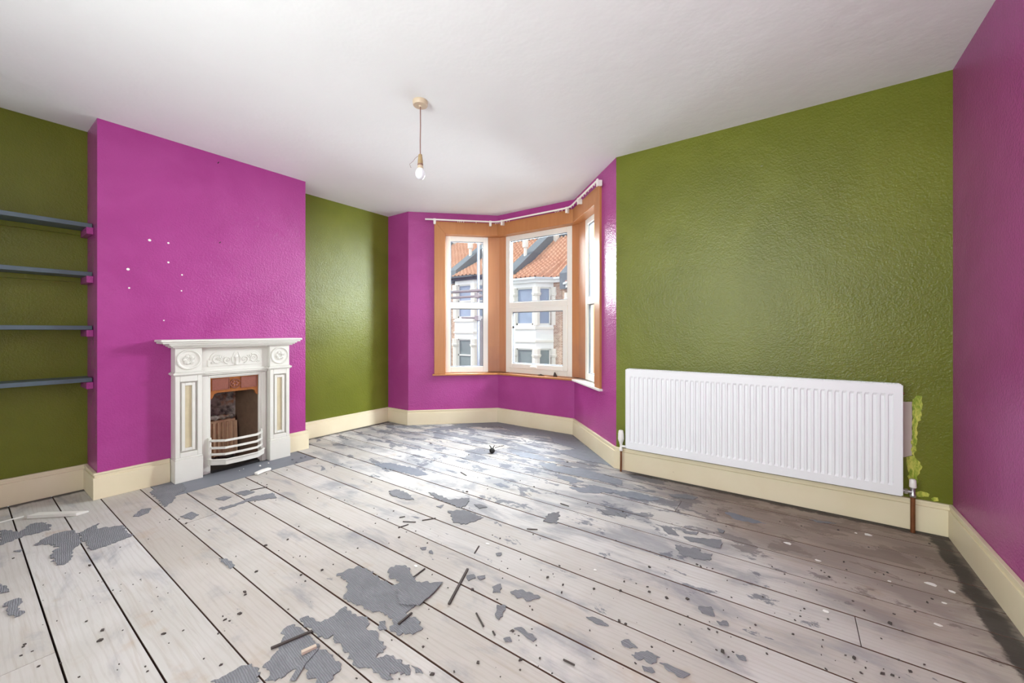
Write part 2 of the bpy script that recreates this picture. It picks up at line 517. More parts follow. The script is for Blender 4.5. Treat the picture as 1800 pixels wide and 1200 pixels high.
for x0_, x1_ in ((RW[0] + .06, xm - .03), (xm + .03, RW[1] - .06)): MB().box(x0_, x1_, YB - .103, YB - .097, RW[2] + .06, RW[3] - .06).build('pane', M['glass'], w4)
struct(MB().box(XA - T, XR + T, YB - T, 4.3, H, H + 0.15).build('ceiling', M['ceiling']), 'white uneven plaster ceiling running into the bay', 'ceiling')

def bpt(A, B, s, n):
    d, o = bay_frame(A, B)
    return A + d * s + o * n

def miter(k, n):
    """corner k of the bay outline pushed outwards by n"""
    pts = [Vector((XA, YW)), P4, P5, P6, P7, Vector((XR, YW))]
    a = bay_frame(pts[k], pts[k + 1]); b = bay_frame(pts[k + 1], pts[k + 2])
    m = (a[1] + b[1]).normalized()
    return pts[k + 1] + m * (n / m.dot(a[1]))
L1, L2, L3 = (P5 - P4).length, (P6 - P5).length, (P7 - P6).length
C4, C5, C6, C7 = (lambda n: miter(0, n)), (lambda n: miter(1, n)), (lambda n: miter(2, n)), (lambda n: miter(3, n))
JL, JR = 0.305, L3 - 0.305          # outer edges of the wooden casing
def q(a, b, c, d): return [tuple(a), tuple(b), tuple(c), tuple(d)]
ZB, ZH = 0.585, 2.445
for nm, A, B, ca, cb, j0, j1, lab in (
        ('wall_bay_left', P4, P5, C4, C5, JL, None, 'purple wall of the left cant of the bay below and beside its window'),
        ('wall_bay_centre', P5, P6, C5, C6, None, None, 'purple wall panel below the middle bay window'),
        ('wall_bay_right', P6, P7, C6, C7, None, JR, 'purple glossy wall of the right cant of the bay beside the radiator wall')):
    mb = MB()
    mb.poly_prism(q(ca(0), cb(0), cb(T), ca(T)), 0, ZB)
    mb.poly_prism(q(ca(0), cb(0), cb(T), ca(T)), ZH, H)
    if j0: mb.poly_prism(q(ca(0), bpt(A, B, j0, 0), bpt(A, B, j0, T), ca(T)), ZB, ZH)
    if j1: mb.poly_prism(q(bpt(A, B, j1, 0), cb(0), cb(T), bpt(A, B, j1, T)), ZB, ZH)
    struct(mb.build(nm, M['purple']), lab, 'wall')

# wooden casing of the bay
W0, W1 = 0.437, L1 - 0.115          # left window frame along its wall
WC0, WC1 = 0.062, L2 - 0.068
WR0, WR1 = 0.12, L3 - 0.437
tr = -0.02
def trim(n, mb, lab, mat='wood', bev=0.003):
    return struct(mb.build('trim_%d' % n, M[mat], bevel=bev), lab, 'window trim')
mb = MB().hexa([(*bpt(P4, P5, JL, tr), ZB + 0.02), (*bpt(P4, P5, W0, tr), ZB + 0.02), (*bpt(P4, P5, W0, T), ZB + 0.02), (*bpt(P4, P5, JL, T), ZB + 0.02)],
               [(*bpt(P4, P5, JL, tr), ZH), (*bpt(P4, P5, W0, tr), ZT), (*bpt(P4, P5, W0, T), ZT), (*bpt(P4, P5, JL, T), ZH)])
trim(1, mb, 'orange wooden jamb casing at the far left of the bay window')
mb = MB().hexa([(*bpt(P4, P5, W0, tr), ZT), (*C5(tr), ZT), (*C5(T), ZT), (*bpt(P4, P5, W0, T), ZT)],
               [(*bpt(P4, P5, JL, tr), ZH), (*C5(tr), ZH), (*C5(T), ZH), (*bpt(P4, P5, JL, T), ZH)])
trim(2, mb, 'orange wooden head board over the left bay window')
trim(3, MB().poly_prism(q(C5(tr), C6(tr), C6(T), C5(T)), ZT, ZH), 'orange wooden head board over the middle bay window')
mb = MB().hexa([(*C6(tr), ZT), (*bpt(P6, P7, WR1, tr), ZT), (*bpt(P6, P7, WR1, T), ZT), (*C6(T), ZT)],
               [(*C6(tr), ZH), (*bpt(P6, P7, JR, tr), ZH), (*bpt(P6, P7, JR, T), ZH), (*C6(T), ZH)])
trim(4, mb, 'orange wooden head board over the right bay window')
mb = MB().hexa([(*bpt(P6, P7, WR1, tr), ZB + 0.02), (*bpt(P6, P7, JR, tr), ZB + 0.02), (*bpt(P6, P7, JR, T), ZB + 0.02), (*bpt(P6, P7, WR1, T), ZB + 0.02)],
               [(*bpt(P6, P7, WR1, tr), ZT), (*bpt(P6, P7, JR, tr), ZH), (*bpt(P6, P7, JR, T), ZH), (*bpt(P6, P7, WR1, T), ZT)])
trim(5, mb, 'orange wooden jamb casing at the far right of the bay window')
trim(6, MB().poly_prism([tuple(bpt(P4, P5, W1, REC)), tuple(C5(REC - 0.02)), tuple(bpt(P5, P6, WC0, REC)), tuple(bpt(P5, P6, WC0, T)), tuple(C5(T)), tuple(bpt(P4, P5, W1, T))], ZS, ZT), 'wooden corner post between the left and middle windows', 'post')
trim(7, MB().poly_prism([tuple(bpt(P5, P6, WC1, REC)), tuple(C6(REC - 0.02)), tuple(bpt(P6, P7, WR0, REC)), tuple(bpt(P6, P7, WR0, T)), tuple(C6(T)), tuple(bpt(P5, P6, WC1, T))], ZS, ZT), 'wooden corner post between the middle and right windows', 'post')
ts = -0.035
mb = MB()
mb.poly_prism(q(bpt(P4, P5, JL - 0.02, ts), C5(ts), C5(T), bpt(P4, P5, JL - 0.02, T)), ZB, ZB + 0.02)
trim(8, mb, 'thin wooden sill board under the left bay window')
trim(9, MB().poly_prism(q(C5(ts), C6(ts), C6(T), C5(T)), ZB, ZB + 0.02), 'thin wooden sill board under the middle bay window')
trim(10, MB().poly_prism(q(C6(ts), bpt(P6, P7, JR + 0.02, ts), bpt(P6, P7, JR + 0.02, T), C6(T)), ZB, ZB + 0.02), 'thin white sill board under the right bay window', 'upvc')

# windows
def pbox(mb, A, B, s0, s1, n0, n1, z0, z1):
    mb.poly_prism(q(bpt(A, B, s0, n0), bpt(A, B, s1, n0), bpt(A, B, s1, n1), bpt(A, B, s0, n1)), z0, z1); return mb
def ring(A, B, s0, s1, z0, z1, w, n0, n1, wb=None):
    wb = wb or w
    mb = MB()
    pbox(mb, A, B, s0, s0 + w, n0, n1, z0, z1); pbox(mb, A, B, s1 - w, s1, n0, n1, z0, z1)
    pbox(mb, A, B, s0 + w, s1 - w, n0, n1, z0, z0 + wb); pbox(mb, A, B, s0 + w, s1 - w, n0, n1, z1 - w, z1)
    return mb
def window(idx, A, B, s0, s1, lab, sash):
    c = bpt(A, B, (s0 + s1) / 2, REC + 0.03)
    r = empty('window_%d' % idx, (c.x, c.y, ZS))
    struct(r, lab, 'window')
    z0, z1 = ZS, ZT
    fw, n0, n1 = 0.062, REC, REC + 0.065
    ring(A, B, s0, s1, z0, z1, fw, n0, n1, 0.07).build('frame', M['upvc'], r, bevel=0.004)
    zt0, zt1 = 1.40, 1.475
    pbox(MB(), A, B, s0 + fw, s1 - fw, n0, n1, zt0, zt1).build('transom', M['upvc'], r, bevel=0.004)
    # upper light
    ring(A, B, s0 + fw, s1 - fw, zt1, z1 - fw, 0.008, n0 + 0.016, n0 + 0.036).build('gasket', M['gasket'], r)
    pbox(MB(), A, B, s0 + fw, s1 - fw, n0 + 0.024, n0 + 0.030, zt1, z1 - fw).build('pane', M['glass'], r)
    if sash:
        so = ring(A, B, s0 + fw - 0.012, s1 - fw + 0.012, z0 + 0.07 - 0.012, zt0 + 0.012, 0.058, n0 - 0.018, n0 + 0.04)
        sa = so.build('sash', M['upvc'], r, bevel=0.006)
        a0, a1, b0, b1 = s0 + fw + 0.046, s1 - fw - 0.046, z0 + 0.116, zt0 - 0.046
        ring(A, B, a0, a1, b0, b1, 0.008, n0 - 0.002, n0 + 0.03).build('gasket', M['gasket'], sa)
        pbox(MB(), A, B, a0, a1, n0 + 0.012, n0 + 0.018, b0, b1).build('pane', M['glass'], sa)
        m = (s0 + s1) / 2
        hb = MB(); pbox(hb, A, B, m - 0.015, m + 0.015, n0 - 0.028, n0 - 0.018, z0 + 0.07, z0 + 0.10)
        pbox(hb, A, B, m - 0.07, m + 0.012, n0 - 0.045, n0 - 0.028, z0 + 0.078, z0 + 0.092)
        hb.build('handle', M['white_plastic'], sa, bevel=0.003)
        kb = MB(); pbox(kb, A, B, a0 - 0.002, a0 + 0.02, n0 - 0.010, n0 + 0.004, 1.16, 1.18)
        kb.build('latch', M['black'], sa)
    else:
        ring(A, B, s0 + fw, s1 - fw, z0 + 0.07, zt0, 0.008, n0 + 0.016, n0 + 0.036).build('gasket', M['gasket'], r)
        pbox(MB(), A, B, s0 + fw, s1 - fw, n0 + 0.024, n0 + 0.030, z0 + 0.07, zt0).build('pane', M['glass'], r)
    return r
window(1, P4, P5, W0, W1, 'narrow white framed window in the left cant of the bay', False)
window(2, P5, P6, WC0, WC1, 'wide white framed window with opening lower sash in the middle of the bay', True)
window(3, P6, P7, WR0, WR1, 'white framed window seen edge-on in the right cant of the bay', False)

# ------------------------------------------------------------------ floor of individual boards
floor = struct(MB().box(XA - 0.1, XR + 0.1, YB - 0.1, 4.05, -0.14, -0.035).build('floor', M['under']), 'worn whitewashed floorboards with grey underlay residue', 'floor')
rows = [YB, -0.52, -0.335, -0.15, 0.03, 0.214, 0.399, 0.581, 0.777, 0.946, 1.134, 1.309, 1.491, 1.674, 1.875, 2.06, 2.245, 2.425, 2.61, 2.79, 2.955, 3.10, 3.30, 3.50, 3.70, 3.91]
joints = {4: [-2.11], 14: [0.2], 2: [-1.3], 8: [-2.9], 17: [-2.55], 20: [-2.28], 18: [-0.6]}
random.seed(4)
HEX = -3.44     # front edge of the hearth
def xl(y):
    if y > YW: return P4.x + (y - YW) * (P5.x - P4.x) / (P5.y - YW)
    if 0.83 < y < 1.87: return HEX
    return XL if Y0 + 0.01 < y < Y1 - 0.01 else XA
def xr(y):
    return P7.x - (y - YW) * (P7.x - P6.x) / (P6.y - YW) if y > YW else XR
def plank(poly, dz):
    mb = MB(); g = 0.0010
    n = len(poly); cx = sum(p[0] for p in poly) / n; cy = sum(p[1] for p in poly) / n
    b = 0
    mb.v += [(p[0], p[1], -0.03) for p in poly] + [(p[0], p[1], dz - g) for p in poly]
    ins = [(p[0] + (g if p[0] < cx else -g), p[1] + (g if p[1] < cy else -g)) for p in poly]
    mb.v += [(p[0], p[1], dz) for p in ins]
    mb.f = [[i for i in range(n)][::-1], [2 * n + i for i in range(n)]]
    for k in (0, 1):
        for i in range(n):
            j = (i + 1) % n
            mb.f.append([k * n + i, k * n + j, (k + 1) * n + j, (k + 1) * n + i])
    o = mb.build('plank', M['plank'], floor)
    o.data.materials.append(M['plank_edge'])
    for p in o.data.polygons:
        if abs(p.normal.z) < 0.2: p.material_index = 1
for i in range(len(rows) - 1):
    g = random.choice((0.0024, 0.0028, 0.0034, 0.0044))
    a, b = rows[i] + g, rows[i + 1] - g
    spans = [(a, b)]
    for cut in (Y0, Y1, YW, 0.83, 1.87):       # notch the boards round the chimney breast and bay
        nxt = []
        for (p, r) in spans:
            if p < cut < r: nxt += [(p, cut), (cut, r)]
            else: nxt.append((p, r))
        spans = nxt
    # one polygon per board following the stepped ends
    left = []; right = []
    for (p, r) in spans:
        e = 1e-4
        left += [(xl(p + e) + 0.002, p), (xl(r - e) + 0.002, r)]
        right += [(xr(p + e) - 0.002, p), (xr(r - e) - 0.002, r)]
    js = joints.get(i, [])
    dz = random.uniform(-0.0008, 0.0002)
    if not js:
        plank(right + left[::-1], dz)
    else:
        x = js[0]
        plank([(x - 0.0012, a), (x - 0.0012, b)] + left[::-1], dz)
        plank(right + [(x + 0.0012, b), (x + 0.0012, a)], random.uniform(-0.0008, 0.0002))

hearth = MB().poly_prism([(XL + 0.001, 0.835), (HEX - 0.003, 0.835), (HEX - 0.003, 1.862), (XL + 0.001, 1.862)], -0.03, -0.0002).build('hearth', M['hearth'])
struct(hearth, 'flush grey hearth slab in front of the white fireplace', 'hearth')

# ------------------------------------------------------------------ baseboards
def board_run(name, pts, lab, caps=(None, None), hgt=0.175):
    """pts: wall line, room on the right-hand side; mitre points given through neighbours"""
    prev, a, b, nxt = pts
    def inset(p0, p1, p2, t):
        if p0 is None:
            d = (p2 - p1).normalized(); return p1 + Vector((d.y, -d.x)) * t
        if p2 is None:
            d = (p1 - p0).normalized(); return p1 + Vector((d.y, -d.x)) * t
        d1 = (p1 - p0).normalized(); d2 = (p2 - p1).normalized()
        n1 = Vector((d1.y, -d1.x)); n2 = Vector((d2.y, -d2.x)); m = (n1 + n2).normalized()
        return p1 + m * (t / m.dot(n1))
    mb = MB()
    e = 0.0005
    for t, z0, z1 in ((0.022, 0.0, hgt - 0.03), (0.015, hgt - 0.03, hgt - 0.012), (0.019, hgt - 0.012, hgt)):
        mb.poly_prism([tuple(inset(prev, a, b, e)), tuple(inset(prev, a, b, t)), tuple(inset(a, b, nxt, t)), tuple(inset(a, b, nxt, e))], z0, z1)
    return struct(mb.build(name, M['cream'], bevel=0.002), lab, 'baseboard')
V = lambda x, y: Vector((x, y))
R = [V(XA, YB), V(XA, Y0), V(XL, Y0), V(XL, Y1), V(XA, Y1), V(XA, YW), P4, P5, P6, P7, V(XR, YW), V(XR, YB)]
FP0, FP1 = 0.945, 1.772
board_run('baseboard_alcove_near', [None, R[0], R[1], R[2]], 'cream skirting board under the shelves in the left alcove')
board_run('baseboard_chimney_side', [R[0], R[1], R[2], R[3]], 'short cream skirting board on the side of the chimney breast in the left alcove')
board_run('baseboard_chimney_left', [R[1], R[2], V(XL, FP0), None], 'cream skirting board on the chimney breast left of the fireplace')
board_run('baseboard_chimney_right', [None, V(XL, FP1), R[3], R[4]], 'short cream skirting board on the chimney breast right of the fireplace')
board_run('baseboard_chimney_far', [R[2], R[3], R[4], R[5]], 'cream skirting board on the far side of the chimney breast')
board_run('baseboard_alcove_far', [R[3], R[4], R[5], R[6]], 'white skirting board under the bright green alcove wall')
board_run('baseboard_front_left', [R[4], R[5], R[6], R[7]], 'short cream skirting board on the purple strip left of the bay')
board_run('baseboard_bay_left', [R[5], R[6], R[7], R[8]], 'cream skirting board along the left cant of the bay')
board_run('baseboard_bay_centre', [R[6], R[7], R[8], R[9]], 'cream skirting board along the middle of the bay')
board_run('baseboard_bay_right', [R[7], R[8], R[9], R[10]], 'cream skirting board along the right cant of the bay')
board_run('baseboard_front_right', [R[8], R[9], R[10], R[11]], 'cream skirting board under the radiator')
board_run('baseboard_right', [R[9], R[10], R[11], None], 'chipped cream skirting board along the right purple wall')

# ------------------------------------------------------------------ fireplace
fp = empty('fireplace', (XL + 0.05, 1.36, 0.0))
tag(fp, 'white painted cast iron fireplace with copper hood on the purple chimney breast', 'fireplace')
XP, XC, XB = -3.70, -3.752, XL + 0.0008
IW = M['iron_white']
mb = MB()
mb.box(XB, -3.635, 0.857, 1.845, 1.043, 1.060); mb.box(XB, -3.645, 0.868, 1.834, 1.030, 1.043)
mb.build('mantel_shelf', IW, fp, bevel=0.004)
mb = MB()
for k, (dx, z0, z1) in enumerate(((0.045, 1.018, 1.030), (0.033, 1.008, 1.018), (0.018, 0.998, 1.008))):
    mb.box(XB, XP + dx, 0.952 - dx, 1.763 + dx, z0, z1)
mb.build('cornice_moulding', IW, fp, bevel=0.003)
for y0, y1 in ((0.952, 1.115), (1.600, 1.763)):
    c = (y0 + y1) / 2
    mb = MB(); mb.box(XB, XP + 0.008, y0 - 0.004, y1 + 0.004, 0.0, 0.168); mb.box(XB, XP + 0.004, y0 - 0.001, y1 + 0.001, 0.168, 0.182)
    pl = mb.build('pilaster', IW, fp, bevel=0.003)
    mb = MB()     # shaft with sunk panel and inner reed
    z0, z1 = 0.182, 0.790
    mb.box(XB, XP - 0.022, y0, y1, z0, z1)
    mb.box(XP - 0.022, XP, y0, y0 + 0.028, z0, z1); mb.box(XP - 0.022, XP, y1 - 0.028, y1, z0, z1)
    mb.box(XP - 0.022, XP, y0 + 0.028, y1 - 0.028, z0, z0 + 0.035); mb.box(XP - 0.022, XP, y0 + 0.028, y1 - 0.028, z1 - 0.045, z1)
    mb.build('shaft', IW, pl, bevel=0.003)
    mb = MB(); zz0, zz1 = z0 + 0.045, z1 - 0.055
    mb.box(XP - 0.0215, XP - 0.006, y0 + 0.040, y0 + 0.060, zz0, zz1); mb.box(XP - 0.0215, XP - 0.006, y1 - 0.060, y1 - 0.040, zz0, zz1)
    mb.box(XP - 0.0215, XP - 0.006, y0 + 0.060, y1 - 0.060, zz0, zz0 + 0.02); mb.box(XP - 0.0215, XP - 0.006, y0 + 0.060, y1 - 0.060, zz1 - 0.02, zz1)
    mb.build('panel_bead', IW, pl, bevel=0.002)
    MB().box(XP - 0.0217, XP - 0.0195, y0 + 0.061, y1 - 0.061, zz0 + 0.021, zz1 - 0.021).build('sunk_strip', M['cream_old'], pl)
    mb = MB(); mb.box(XB, XP + 0.016, y0 - 0.014, y1 + 0.014, 0.797, 0.812); mb.box(XB, XP + 0.008, y0 - 0.007, y1 + 0.007, 0.790, 0.797); mb.box(XB, XP + 0.006, y0 - 0.005, y1 + 0.005, 0.812, 0.818)
    mb.build('neck_moulding', IW, pl, bevel=0.004)
    bl = MB().box(XB, XP - 0.004, y0, y1, 0.818, 0.998).build('head_block', IW, fp, bevel=0.003)
    mb = MB(); mb.lathe([(0.076, -0.006), (0.076, 0.002), (0.072, 0.008), (0.066, 0.008), (0.062, 0.002), (0.055, -0.001), (0.02, -0.002)], (XP - 0.003, c, 0.909), 'x', 36)
    mb.build('roundel', IW, bl, smooth=True)
    mb = MB()     # flower sprig in the roundel
    for k in range(5):
        a = math.pi / 2 + k * 2 * math.pi / 5 + 0.35
        cc = Vector((XP - 0.002, c + 0.025 * math.cos(a), 0.909 + 0.025 * math.sin(a)))
        mb.lathe([(0.014, -0.002), (0.013, 0.003), (0.008, 0.007), (0.002, 0.008)], cc, 'x', 10)
        a2 = a + 0.6
        mb.tube([(XP + 0.001, c + 0.01 * math.cos(a2), 0.909 + 0.01 * math.sin(a2)), (XP + 0.003, c + 0.03 * math.cos(a2), 0.909 + 0.03 * math.sin(a2)), (XP + 0.001, c + 0.042 * math.cos(a2 + 0.4), 0.909 + 0.042 * math.sin(a2 + 0.4))], [0.003, 0.004, 0.002], 6)
    mb.build('rosette', IW, bl, smooth=True)
# frieze between the pilasters
FY0, FY1 = 1.116, 1.599
fr = MB().box(XB, XC, FY0, FY1, 0.818, 0.997).build('frieze', IW, fp)
mb = MB()
for dx, z0, z1 in ((0.012, 0.800, 0.818), (0.020, 0.788, 0.800), (0.010, 0.776, 0.788)):
    mb.box(XB, XC + dx, FY0, FY1, z0, z1)
mb.build('frieze_moulding', IW, fp, bevel=0.004)
mb = MB()      # raised plaque with rounded top ends
pts = []
yc0, yc1, zb, rr = 1.185, 1.530, 0.842, 0.0
arc = lambda cy, cz, r, a0, a1, n: [(cy + r * math.cos(a0 + (a1 - a0) * i / n), cz + r * math.sin(a0 + (a1 - a0) * i / n)) for i in range(n + 1)]
out = [(1.165, zb), (1.555, zb), (1.555, 0.895)] + arc(1.475, 0.893, 0.068, 0, math.pi / 2, 8) + arc(1.245, 0.893, 0.068, math.pi / 2, math.pi, 8) + [(1.165, 0.895)]
b = len(mb.v); n = len(out)
mb.v += [(XC - 0.002, y, z) for y, z in out] + [(XC + 0.006, y, z) for y, z in out]
mb.f += [[i for i in range(n)][::-1], [n + i for i in range(n)]] + [[i, (i + 1) % n, n + (i + 1) % n, n + i] for i in range(n)]
mb.build('plaque', IW, fr, bevel=0.002)
mb = MB()      # scrolls, husks and a central vase
def scroll(cy, cz, r, a0, turns, sgn, w=0.006):
    p = []
    for i in range(15):
        k = i / 14; a = a0 + sgn * k * turns * 2 * math.pi; q_ = r * (1 - 0.72 * k)
        p.append((XC + 0.008, cy + q_ * math.cos(a), cz + q_ * math.sin(a)))
    mb.tube(p, [w * (1 - 0.4 * i / 14) for i in range(15)], 6)
    mb.lathe([(0.007, -0.002), (0.006, 0.005), (0.002, 0.007)], (XC + 0.005, cy, cz), 'x', 8)
for sg in (-1, 1):
    cy = 1.36
    scroll(cy + sg * 0.128, 0.895, 0.040, math.pi / 2 + 0.4 * sg, 1.3, -sg)
    scroll(cy + sg * 0.060, 0.890, 0.030, -math.pi / 2, 1.2, sg)
    scroll(cy + sg * 0.165, 0.872, 0.018, math.pi / 2, 1.1, sg, 0.0035)
    for k in range(4):
        a = 0.5 + 0.55 * k
        mb.tube([(XC + 0.007, cy + sg * (0.095 + 0.004 * k), 0.868 + 0.012 * k), (XC + 0.010, cy + sg * (0.10 + 0.022 * math.cos(a)), 0.885 + 0.026 * math.sin(a)), (XC + 0.007, cy + sg * (0.10 + 0.036 * math.cos(a)), 0.89 + 0.040 * math.sin(a))], [0.002, 0.0045, 0.0015], 6)
    mb.tube([(XC + 0.007, cy + sg * 0.025, 0.86), (XC + 0.009, cy + sg * 0.03, 0.90), (XC + 0.007, cy + sg * 0.012, 0.955)], [0.003, 0.005, 0.002], 6)
mb.lathe([(0.016, -0.002), (0.014, 0.006), (0.006, 0.010)], (XC + 0.005, 1.36, 0.915), 'x', 12)
mb.tube([(XC + 0.008, 1.36, 0.85), (XC + 0.010, 1.36, 0.885), (XC + 0.008, 1.36, 0.90)], [0.012, 0.006, 0.009], 8)
mb.build('scrollwork', IW, fr, smooth=True)
# inner frame round the fire opening
OY0, OY1, OZ0, OZ1 = 1.188, 1.536, 0.0, 0.748
mb = MB()
for ya, yb in ((FY0, OY0), (OY1, FY1)):
    mb.box(XB, XC - 0.008, ya, yb, 0.0, 0.776)
mb.box(XB, XC - 0.008, OY0, OY1, OZ1, 0.776)
mb.box(XC - 0.008, XC + 0.004, FY0 + 0.012, OY0 - 0.018, 0.0, 0.770); mb.box(XC - 0.008, XC + 0.004, OY1 + 0.018, FY1 - 0.012, 0.0, 0.770)
mb.box(XC - 0.008, XC + 0.004, OY0 - 0.018, OY1 + 0.018, OZ1 + 0.012, 0.770)
mb.build('opening_frame', IW, fp, bevel=0.004)
# copper hood
XH = XC - 0.010
mb = MB()
prof = [(OY0 + 0.002, 0.747), (OY1 - 0.002, 0.747), (OY1 - 0.002, 0.575), (OY1 - 0.020, 0.590), (OY1 - 0.028, 0.618), (OY1 - 0.05, 0.626), (OY0 + 0.05, 0.626), (OY0 + 0.028, 0.618), (OY0 + 0.020, 0.590), (OY0 + 0.002, 0.575)]
n = len(prof)
mb.v = [(XH - 0.035, y, z) for y, z in prof] + [(XH - 0.012, y, z) for y, z in prof]
mb.f = [list(range(n)), list(range(n, 2 * n))] + [[i, (i + 1) % n, n + (i + 1) % n, n + i] for i in range(n)]
hood = mb.build('hood', M['copper'], fp, bevel=0.002)
for ya, yb in ((OY0 + 0.018, OY0 + 0.128), (OY1 - 0.128, OY1 - 0.018)):
    mb = MB(); mb.box(XH - 0.013, XH - 0.006, ya, yb, 0.655, 0.735); mb.box(XH - 0.013, XH - 0.002, ya, yb, 0.648, 0.655); mb.box(XH - 0.013, XH - 0.002, ya, yb, 0.735, 0.740)
    mb.box(XH - 0.013, XH - 0.002, ya - 0.005, ya, 0.648, 0.740); mb.box(XH - 0.013, XH - 0.002, yb, yb + 0.005, 0.648, 0.740)
    mb.build('hood_panel', M['copper_panel'], hood, bevel=0.001)
mb = MB()
cz = 0.69
p = [(XH - 0.006, 1.362 + 0.036 * math.cos(a), cz + 0.036 * math.sin(a)) for a in [0.3 + i * 5.6 / 18 for i in range(19)]]
mb.tube(p, 0.005, 6)
for k in range(6):
    a = k * math.pi / 3
    mb.lathe([(0.010, 0), (0.008, 0.006), (0.002, 0.008)], (XH - 0.012, 1.362 + 0.017 * math.cos(a), cz + 0.017 * math.sin(a)), 'x', 8)
mb.build('hood_emblem', M['copper_panel'], hood, smooth=True)
# firebox: cheeks, back, ribbed fireclay block
XK = -4.04
mb = MB()
mb.hexa([(XH - 0.02, OY1, 0.0), (XH - 0.02, OY1 + 0.015, 0.0), (XK, 1.475, 0.0), (XK, 1.46, 0.0)], [(XH - 0.02, OY1, 0.77), (XH - 0.02, OY1 + 0.015, 0.77), (XK, 1.475, 0.77), (XK, 1.46, 0.77)])
mb.build('cheek', M['soot'], fp)
mb = MB()
mb.hexa([(XH - 0.02, OY0 - 0.015, 0.0), (XH - 0.02, OY0, 0.0), (XK, 1.27, 0.0), (XK, 1.255, 0.0)], [(XH - 0.02, OY0 - 0.015, 0.77), (XH - 0.02, OY0, 0.77), (XK, 1.27, 0.77), (XK, 1.255, 0.77)])
mb.build('cheek', M['firebrick'], fp)
mb = MB()
mb.hexa([(XK - 0.01, 1.255, 0.0), (XK + 0.0, 1.255, 0.0), (XK + 0.0, 1.475, 0.0), (XK - 0.01, 1.475, 0.0)], [(XK - 0.01, 1.255, 0.77), (XK + 0.0, 1.255, 0.77), (XK + 0.0, 1.475, 0.77), (XK - 0.01, 1.475, 0.77)])
mb.build('fireback', M['rust'], fp)
mb = MB().box(XK, XH - 0.02, OY0 - 0.005, OY1 + 0.005, 0.77, 0.778); mb.build('throat_plate', M['black'], fp)
mb = MB().box(XK, XH + 0.02, OY0 + 0.002, OY1 - 0.002, 0.0, 0.02); mb.build('ash_bed', M['black'], fp)
mb = MB()
mb.hexa([(XK, 1.272, 0.06), (XK + 0.07, 1.25, 0.06), (XK + 0.07, 1.45, 0.06), (XK, 1.459, 0.06)], [(XK, 1.272, 0.375), (XK + 0.055, 1.255, 0.365), (XK + 0.055, 1.44, 0.365), (XK, 1.459, 0.375)])
fbk = mb.build('fireclay_block', M['firebrick'], fp, bevel=0.006)
rib0 = None
for k in range(6):
    y = 1.268 + k * 0.033
    mb = MB().hexa([(XK + 0.069, y, 0.065), (XK + 0.082, y + 0.003, 0.065), (XK + 0.082, y + 0.017, 0.065), (XK + 0.069, y + 0.02, 0.065)], [(XK + 0.054, y, 0.345), (XK + 0.068, y + 0.003, 0.345), (XK + 0.068, y + 0.017, 0.345), (XK + 0.054, y + 0.02, 0.345)])
    mb.build('rib', M['firebrick'], fbk, bevel=0.003)
mb = MB().tube([(XK + 0.06, 1.25 + 0.02 * i, 0.39 + 0.004 * math.sin(i * 2.1)) for i in range(10)], [0.012 + 0.006 * (i % 3) for i in range(10)], 8)
mb.build('broken_edge', M['rust'], fp, smooth=True)
# basket front: three bowed bars and the fender
XF = -3.648
def bow(dy=0.0, dx=0.0):
    return [(XC + 0.002, 1.176 + dy, 0), (XC + 0.035 + dx, 1.186 + dy, 0), (XF + dx, 1.250, 0), (XF + dx + 0.006, 1.362, 0), (XF + dx, 1.475, 0), (XC + 0.035 + dx, 1.540 - dy, 0), (XC + 0.002, 1.552 - dy, 0)]
for z in (0.262, 0.205, 0.155):
    mb = MB().bar([(x, y, z) for x, y, _ in bow()], 0.012, 0.018)
    mb.build('grate_bar', IW, fp, bevel=0.003)
mb = MB()
mb.bar([(x, y, 0.098) for x, y, _ in bow(-0.006, 0.014)], 0.014, 0.046); mb.bar([(x, y, 0.118) for x, y, _ in bow(-0.008, 0.020)], 0.020, 0.008)
mb.build('fender', IW, fp, bevel=0.003)
for y in (1.172, 1.545):
    mb = MB().box(XC + 0.004, XC + 0.022, y - 0.008, y + 0.012, 0.07, 0.285)
    for z in (0.09, 0.205, 0.262): mb.lathe([(0.006, 0), (0.005, 0.005), (0.002, 0.006)], (XC + 0.022, y + 0.002, z), 'x', 8)
    mb.build('grate_upright', IW, fp, bevel=0.003)

# ------------------------------------------------------------------ alcove shelves
XSF = -3.93
zs = [1.860, 1.528, 1.160, 0.803]
slabs = ['topmost slate blue shelf board in the left green alcove', 'second slate blue shelf from the top in the left green alcove',
         'third slate blue shelf from the top in the left green alcove, near eye level', 'lowest slate blue shelf in the left green alcove']
for z, lab in zip(zs, slabs):
    sh = empty('wall_shelf', ((XA + XSF) / 2, -0.09, z))
    tag(sh, lab, 'shelf', 'shelves in the left alcove')
    MB().box(XA + 0.001, XSF, YB + 0.001, Y0 - 0.004, z - 0.028, z).build('board', M['shelf'], sh, bevel=0.002)
    MB().box(XA + 0.001, XSF + 0.015, Y0 - 0.034, Y0 - 0.0008, z - 0.075, z - 0.029).build('batten', M['purple'], sh, bevel=0.002)
    MB().box(XA + 0.001, XA + 0.022, YB + 0.02, Y0 - 0.036, z - 0.06, z - 0.029).build('batten', M['green'], sh)

